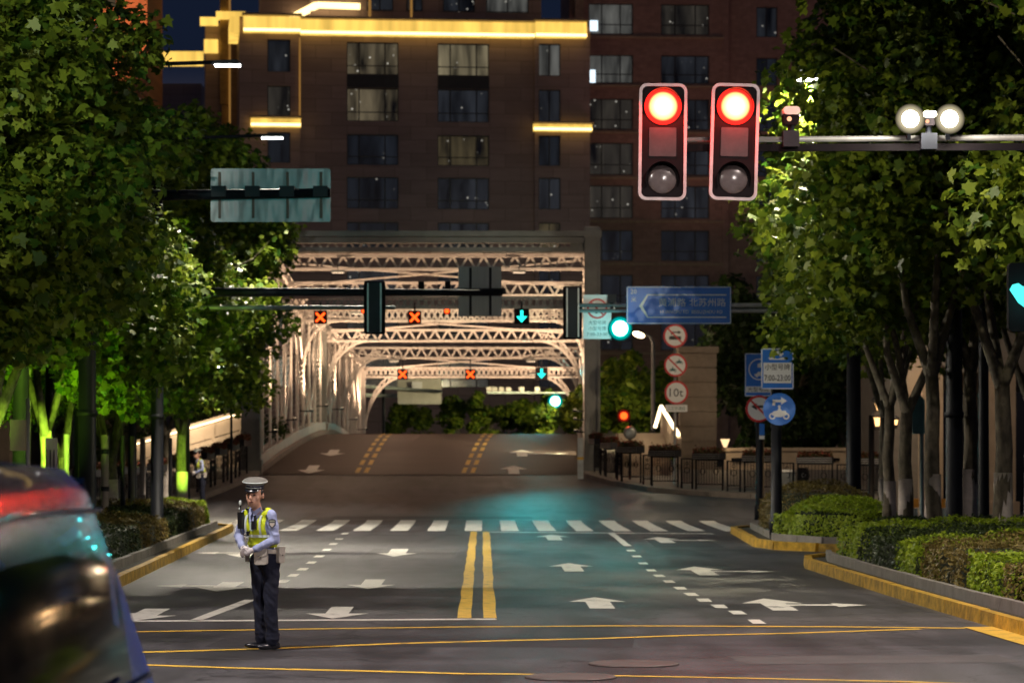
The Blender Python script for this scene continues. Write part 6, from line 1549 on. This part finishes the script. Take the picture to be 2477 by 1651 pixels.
def ZR(a): return Matrix.Rotation(a, 3, 'Z')
def officer():
    HR = R(20); hc = V((0, -.165, 1.625)); HS = 1.1
    def h(x, y, z): return hc + rot2((x * HS, y * HS, z * HS - .0), HR)
    Sh = {1: V((.175, -.095, 1.415)), -1: V((-.185, -.10, 1.41))}; El = {1: V((.215, -.075, 1.165)), -1: V((-.295, -.085, 1.20))}; Wr = {1: V((.035, -.235, 1.055)), -1: V((-.115, -.225, 1.075))}
    Hp = {1: V((.09, .0, .93)), -1: V((-.09, .0, .93))}; Kn = {1: V((.095, -.02, .5)), -1: V((-.085, .02, .5))}; An = {1: V((.085, .02, .09)), -1: V((-.095, .06, .10))}
    torso = lambda g: [('e', V((0, -.075, 1.31)), (.175 + g, .12 + g, .17 + g)), ('e', V((0, -.035, 1.13)), (.15 + g, .115 + g, .15 + g)), ('e', V((0, 0, .97)), (.16 + g, .115 + g, .12)), ('c', V((-.12, -.095, 1.425)), V((.12, -.095, 1.425)), .055 + g, .055 + g)]
    body = torso(-.02) + [('c', V((0, -.115, 1.44)), h(0, .01, -.06), .055, .052), ('e', h(0, .012, .03), (.085, .106, .112), ZR(HR)), ('e', h(0, -.028, -.055), (.064, .068, .076), ZR(HR)),
          ('e', h(0, -.045, -.098), (.032, .03, .022), ZR(HR)), ('c', h(0, -.086, .022), h(0, -.112, -.022), .011, .017), ('e', h(-.046, -.05, -.03), (.022, .022, .03)), ('e', h(.046, -.05, -.03), (.022, .022, .03)),
          ('e', h(.083, .012, -.005), (.012, .02, .033), ZR(HR)), ('e', h(-.083, .012, -.005), (.012, .02, .033), ZR(HR)), ('e', h(0, -.088, -.062), (.025, .012, .009), ZR(HR)), ('c', h(-.045, -.082, .036), h(.045, -.082, .036), .012, .012)]
    for s in (1, -1):
        body += [('c', Sh[s], El[s], .045, .038), ('c', El[s], Wr[s], .037, .026), ('c', Hp[s], Kn[s], .075, .05), ('c', Kn[s], An[s], .048, .035)]
    p = blob('person', body, .0085, 3, M_skin)
    tag(p, 'police officer in yellow vest and white cap standing on the near road', 'person')
    # face details
    for s in (1, -1):
        mb = MB(); mb.ell(h(s * .031, -.083, .008), (.015, .009, .0065), ZR(HR)); e = mb.build('eye', mat('eye_dark', (.02, .012, .01), .3), None); reparent(e, p)
        mb = MB(); mb.tube([h(s * .014, -.094, .026), h(s * .034, -.093, .032), h(s * .053, -.078, .027)], [.004, .005, .003], 6); e = mb.build('eyebrow', M_hair, None); reparent(e, p)
    mb = MB(); mb.tube([h(-.024, -.092, -.061), h(0, -.099, -.058), h(.024, -.092, -.061)], [.003, .005, .003], 6); e = mb.build('mouth', mat('lip', (.2, .06, .05), .5), None); reparent(e, p)
    reparent(blob('hair', [('e', h(0, .03, .045), (.083, .092, .085), ZR(HR)), ('e', h(.074, .0, .03), (.014, .025, .035), ZR(HR)), ('e', h(-.074, .0, .03), (.014, .025, .035), ZR(HR)), ('e', h(0, .075, -.01), (.06, .032, .06), ZR(HR))], .009, 2, M_hair), p)
    # shirt with sleeves
    sh = torso(.0)
    for s in (1, -1):
        sh += [('e', Sh[s], (.068, .066, .07)), ('c', Sh[s], El[s], .062, .056), ('c', El[s], Wr[s] + (El[s] - Wr[s]).normalized() * .02, .056, .040), ('e', Sh[s].lerp(El[s], .8) + V((.008 * s, 0, 0)), (.06, .06, .035)), ('e', El[s].lerp(Wr[s], .35), (.056, .055, .05))]
    reparent(blob('shirt', sh, .009, 2, M_shirt, fold=.016), p)
    mb = MB()
    for s in (1, -1): mb.prism([(0, 0), (.075, .055), (.085, .02), (.03, -.065)] if s > 0 else [(0, 0), (-.03, -.065), (-.085, .02), (-.075, .055)], V((0, -.185, 1.455)), V((1, .25 * s, 0)).normalized(), V((0, .45, 1)).normalized(), V((0, -.008, .002)))
    reparent(mb.build('collar', M_shirt), p)
    # vest
    def cutv(c):
        if c.z < 1.075: return True
        if abs(c.x) > .15 and 1.2 < c.z < 1.42: return True
        if c.y < -.1 and c.z > 1.27 and abs(c.x) < .02 + (c.z - 1.27) * .42: return True
        if c.z > 1.47 and abs(c.x) < .075: return True
        return False
    v = blob('hi_vis_vest', torso(.022), .0085, 2, M_vest, None, cutv, .010); reparent(v, p)
    def surf(x, z, side=-1, g=.026):
        """point on the vest surface: front (-1) or back"""
        best = 0
        for c, r in ((V((0, -.075, 1.31)), (.175 + g, .12 + g, .17 + g)), (V((0, -.035, 1.13)), (.15 + g, .115 + g, .15 + g))):
            q = 1 - (x / r[0]) ** 2 - ((z - c.z) / r[2]) ** 2
            if q > 0: yy = c.y + side * r[1] * math.sqrt(q); best = yy if best == 0 else (min(best, yy) if side < 0 else max(best, yy))
        return V((x, best, z))
    for z0 in (1.12, 1.2):
        for side in (-1, 1):
            mb = MB(); pts = [surf(x, z0, side) for x in np.linspace(-.165, .165, 15)]; pts = [q for q in pts if q.y != 0]
            mb.v = [tuple(q - ZA * .014) for q in pts] + [tuple(q + ZA * .014) for q in pts]; k = len(pts)
            for i in range(k - 1): mb.f.append((i, i + 1, k + i + 1, k + i)); mb.sm.append(True)
            e = mb.build('reflective_band', M_refl if z0 > 1.15 else M_vest); reparent(e, v)
    for x in (-.1, .1):
        mb = MB(); pts = [surf(x, z, -1) for z in np.linspace(1.22, 1.42, 8)]; pts = [q for q in pts if q.y != 0]
        mb.v = [tuple(q - XA * .014) for q in pts] + [tuple(q + XA * .014) for q in pts]; k = len(pts)
        for i in range(k - 1): mb.f.append((i, k + i, k + i + 1, i + 1)); mb.sm.append(True)
        reparent(mb.build('reflective_band', M_refl), v)
    # trousers
    tr = [('e', V((0, .0, .965)), (.168, .125, .10)), ('e', V((0, .03, .90)), (.15, .12, .10))]
    for s in (1, -1): tr += [('c', Hp[s], Kn[s], .098, .078), ('c', Kn[s], An[s] + ZA * .0, .078, .072), ('e', An[s] + ZA * .07, (.078, .085, .03)), ('e', An[s] + ZA * .02, (.074, .08, .035))]
    reparent(blob('trousers', tr, .010, 3, M_trou, None, None, .014), p)
    for s, an in ((1, R(-18)), (-1, R(-40))):
        a = An[s]
        def q(x, y, z): return V((a.x, a.y, 0)) + rot2((x, y, z), an)
        reparent(blob('shoe', [('e', q(0, .02, .045), (.042, .07, .05), ZR(an)), ('e', q(0, -.09, .035), (.045, .10, .034), ZR(an)), ('e', q(0, -.02, .02), (.04, .12, .02), ZR(an))], .007, 1, M_shoe), p)
    # belt and pouches
    mb = MB(); k = 28; r0 = (.182, .142)
    for zz in (1.015, 1.06):
        for i in range(k): a = 2 * math.pi * i / k; mb.v.append((r0[0] * math.cos(a), -.012 + r0[1] * math.sin(a), zz))
    for i in range(k): mb.f.append((i, (i + 1) % k, k + (i + 1) % k, k + i)); mb.sm.append(True)
    bt = mb.build('belt', M_leath); reparent(bt, p)
    def pouch(c, a, w, hh, d, parent):
        mb = MB(); u = rot2((1, 0, 0), a); n = rot2((0, -1, 0), a)
        mb.prism(roundrect(w, hh, .025), V(c), u, ZA, n * d); e = mb.build('pouch', M_leath); reparent(e, parent)
        mb = MB(); mb.prism([(-w / 2 - .002, 0), (w / 2 + .002, 0), (w / 2 + .002, -hh * .38), (w * .2, -hh * .5), (-w * .2, -hh * .5), (-w / 2 - .002, -hh * .38)], V(c) + ZA * hh / 2 + n * d, u, ZA, n * .006); f_ = mb.build('flap', M_leath); reparent(f_, e)
        mb = MB(); mb.ell(V(c) + n * (d + .008) - ZA * hh * .02, (.008, .008, .008)); reparent(mb.build('clasp', M_chrome), f_)
    pouch((.075, -.135, .985), R(25), .14, .17, .05, bt); pouch((.178, .02, 1.0), R(85), .085, .17, .045, bt); pouch((-.15, -.08, .99), R(-55), .09, .13, .04, bt)
    # gloved hands with fingers, the left one laid over the right
    for s in (1, -1):
        w = Wr[s]; d = (V((-.03, -.27, 1.03)) - w).normalized() if s == 1 else (V((.0, -.275, 1.03)) - w).normalized()
        side = d.cross(V((0, -1, 0))).normalized() ; up = V((0, -.5, .85))
        pc = w + d * .05; shp = [('c', w, w + d * .02, .028, .03), ('e', pc, (.04, .03, .042)), ('e', pc + d * .02, (.038, .027, .042))]
        for i, (o_, L_) in enumerate(((.03, .062), (.011, .07), (-.009, .066), (-.028, .052))):
            b = pc + d * .035 + up * o_ * 1.0; m1 = b + d * L_ * .55 + V((0, -.006, 0)); m2 = m1 + (d * .5 + V((0, .5, -.5))).normalized() * L_ * .45
            shp += [('c', b, m1, .0105, .0095), ('c', m1, m2, .0095, .008)]
        tb = pc + up * .035; shp += [('c', tb - d * .01, tb + d * .03 + up * .02, .012, .011), ('c', tb + d * .03 + up * .02, tb + d * .058 + up * .014, .011, .009)]
        reparent(blob('glove', shp, .0055, 1, M_glove), p)
    # radio on the right shoulder, body camera and chest unit
    mb = MB(); mb.box((-.15, -.215, 1.37), (.06, .04, .16), 0); mb.box((-.15, -.215, 1.30), (.05, .045, .05)); mb.tube([(-.165, -.2, 1.45), (-.17, -.2, 1.53)], .008, 8); rd = mb.build('radio', M_black); reparent(rd, p)
    mb = MB(); mb.ell((-.172, -.2, 1.545), (.017, .014, .03)); mb.ell((-.178, -.2, 1.485), (.016, .012, .014)); reparent(mb.build('shoulder_light', M_refl), rd)
    mb = MB(); mb.tube([(-.15, -.235, 1.32), (-.11, -.25, 1.22), (-.04, -.24, 1.2), (.0, -.235, 1.26)], .005, 6); reparent(mb.build('cord', M_black), rd)
    mb = MB(); mb.box((.045, -.228, 1.315), (.05, .03, .09)); mb.box((.05, -.215, 1.39), (.02, .02, .06)); reparent(mb.build('body_camera', M_black), p)
    mb = MB(); mb.box((.01, -.222, 1.30), (.04, .02, .09)); reparent(mb.build('chest_card', mat('pale_card', (.5, .62, .62), .4)), p)
    mb = MB(); mb.box((-.045, -.22, 1.225), (.022, .02, .05)); mb.box((-.045, -.222, 1.235), (.05, .02, .014)); reparent(mb.build('vest_clip', M_black), p)
    for s in (1, -1): mb = MB(); mb.bar((s * .10, -.155, 1.485), (s * .155, -.10, 1.47), .045, .012); reparent(mb.build('shoulder_mark', M_black), p)
    # arm badge
    bc = Sh[1].lerp(El[1], .33) + V((.035, -.052, 0)); un = V((.8, .6, 0)).normalized(); nn = V((.6, -.8, 0))
    mb = MB(); mb.prism([(-.04, .03), (-.03, .045), (0, .052), (.03, .045), (.04, .03), (.036, -.02), (0, -.05), (-.036, -.02)], bc, un, ZA, nn * .006); bd = mb.build('arm_badge', mat('badge_dark', (.04, .04, .07), .6)); reparent(bd, p)
    mb = MB(); mb.prism([(-.026, .008), (.026, .008), (.024, -.012), (0, -.036), (-.024, -.012)], bc + nn * .006, un, ZA, nn * .003); reparent(mb.build('badge_shield', mat('badge_pale', (.55, .48, .42), .6)), bd)
    mb = MB(); mb.prism([(-.03, .018), (.03, .018), (.024, .036), (-.024, .036)], bc + nn * .006, un, ZA, nn * .003); reparent(mb.build('badge_band', mat('badge_grey', (.25, .25, .2), .6)), bd)
    # cap
    CR = ZR(HR) @ Matrix.Rotation(R(7), 3, 'X') @ Matrix.Rotation(R(3), 3, 'Y'); cb = h(0, .008, .085)
    S_ = Matrix.Diagonal((1, 1.12, 1))
    mb = MB(); mb.lathe([(.088, -.02), (.092, .03)], cb, CR @ S_, 28); cp = mb.build('cap', M_hband); reparent(cp, p)
    mb = MB(); mb.lathe([(.092, .028), (.118, .036), (.131, .05), (.130, .06), (.118, .076), (.09, .09), (.045, .097), (.01, .099)], cb, CR @ S_, 32); reparent(mb.build('cap_crown', M_hat), cp)
    mb = MB(); mb.lathe([(.1305, .049), (.1345, .055), (.1305, .061)], cb, CR @ S_, 32); mb.lathe([(.0925, .021), (.0955, .028), (.0925, .034)], cb, CR @ S_, 32); reparent(mb.build('cap_piping', M_refl), cp)
    mb = MB(); vs = []; k = 14
    for rr, zz in ((.09, -.01), (.135, -.035), (.09, -.016), (.135, -.041)):
        for i in range(k + 1): a = R(-150 + 120 * i / k); f_ = math.sin(math.pi * i / k) ** .6; r_ = .09 + (rr - .09) * f_; vs.append(cb + CR @ (V((r_ * math.cos(a), 1.12 * r_ * math.sin(a), -.01 + (zz + .01) * f_))))
    q_ = k + 1; mb.add(vs, [(i, i + 1, q_ + i + 1, q_ + i) for i in range(k)] + [(2 * q_ + i + 1, 2 * q_ + i, 3 * q_ + i, 3 * q_ + i + 1) for i in range(k)] + [(q_ + i, q_ + i + 1, 3 * q_ + i + 1, 3 * q_ + i) for i in range(k)], True)
    vz = mb.build('visor', M_shoe); reparent(vz, cp)
    mb = MB(); pts = [cb + CR @ V((.0965 * math.cos(a), 1.12 * .0965 * math.sin(a), -.002)) for a in np.linspace(R(-155), R(-25), 14)]; mb.tube(pts, .005, 6); reparent(mb.build('chin_cord', M_refl), cp)
    mb = MB(); mb.prism([(-.018, 0), (0, -.02), (.018, 0), (.014, .026), (0, .034), (-.014, .026)], cb + CR @ V((0, -.108, .028)), CR @ XA, CR @ V((0, -.35, 1)).normalized(), CR @ V((0, -.006, 0))); reparent(mb.build('cap_emblem', mat('silver_emblem', (.5, .5, .45), .3, .7)), cp)
    return p
def reparent(o, p):
    """objects were built in the figure's own coordinates with their own origin; keep that place"""
    off = V((0, 0, 0)); q = p
    while q is not None: off += q.location; q = q.parent
    o.location = V(o.location) - off; o.parent = p
    return o
off1 = officer()
off1.rotation_euler = (0, 0, R(-37)); YO = 30.6
off1.location = ((641 - VPX) / F * YO, YO, HC + (HY - 1569) / F * YO)
off2 = dup(off1, ((489 - VPX) / F * 90.5, 90.5, gz(90.5) - .0), R(-62), 'distant police officer in yellow vest and white cap beside the left flower box railing')
off1['group'] = 'police officers'; off2['group'] = 'police officers'
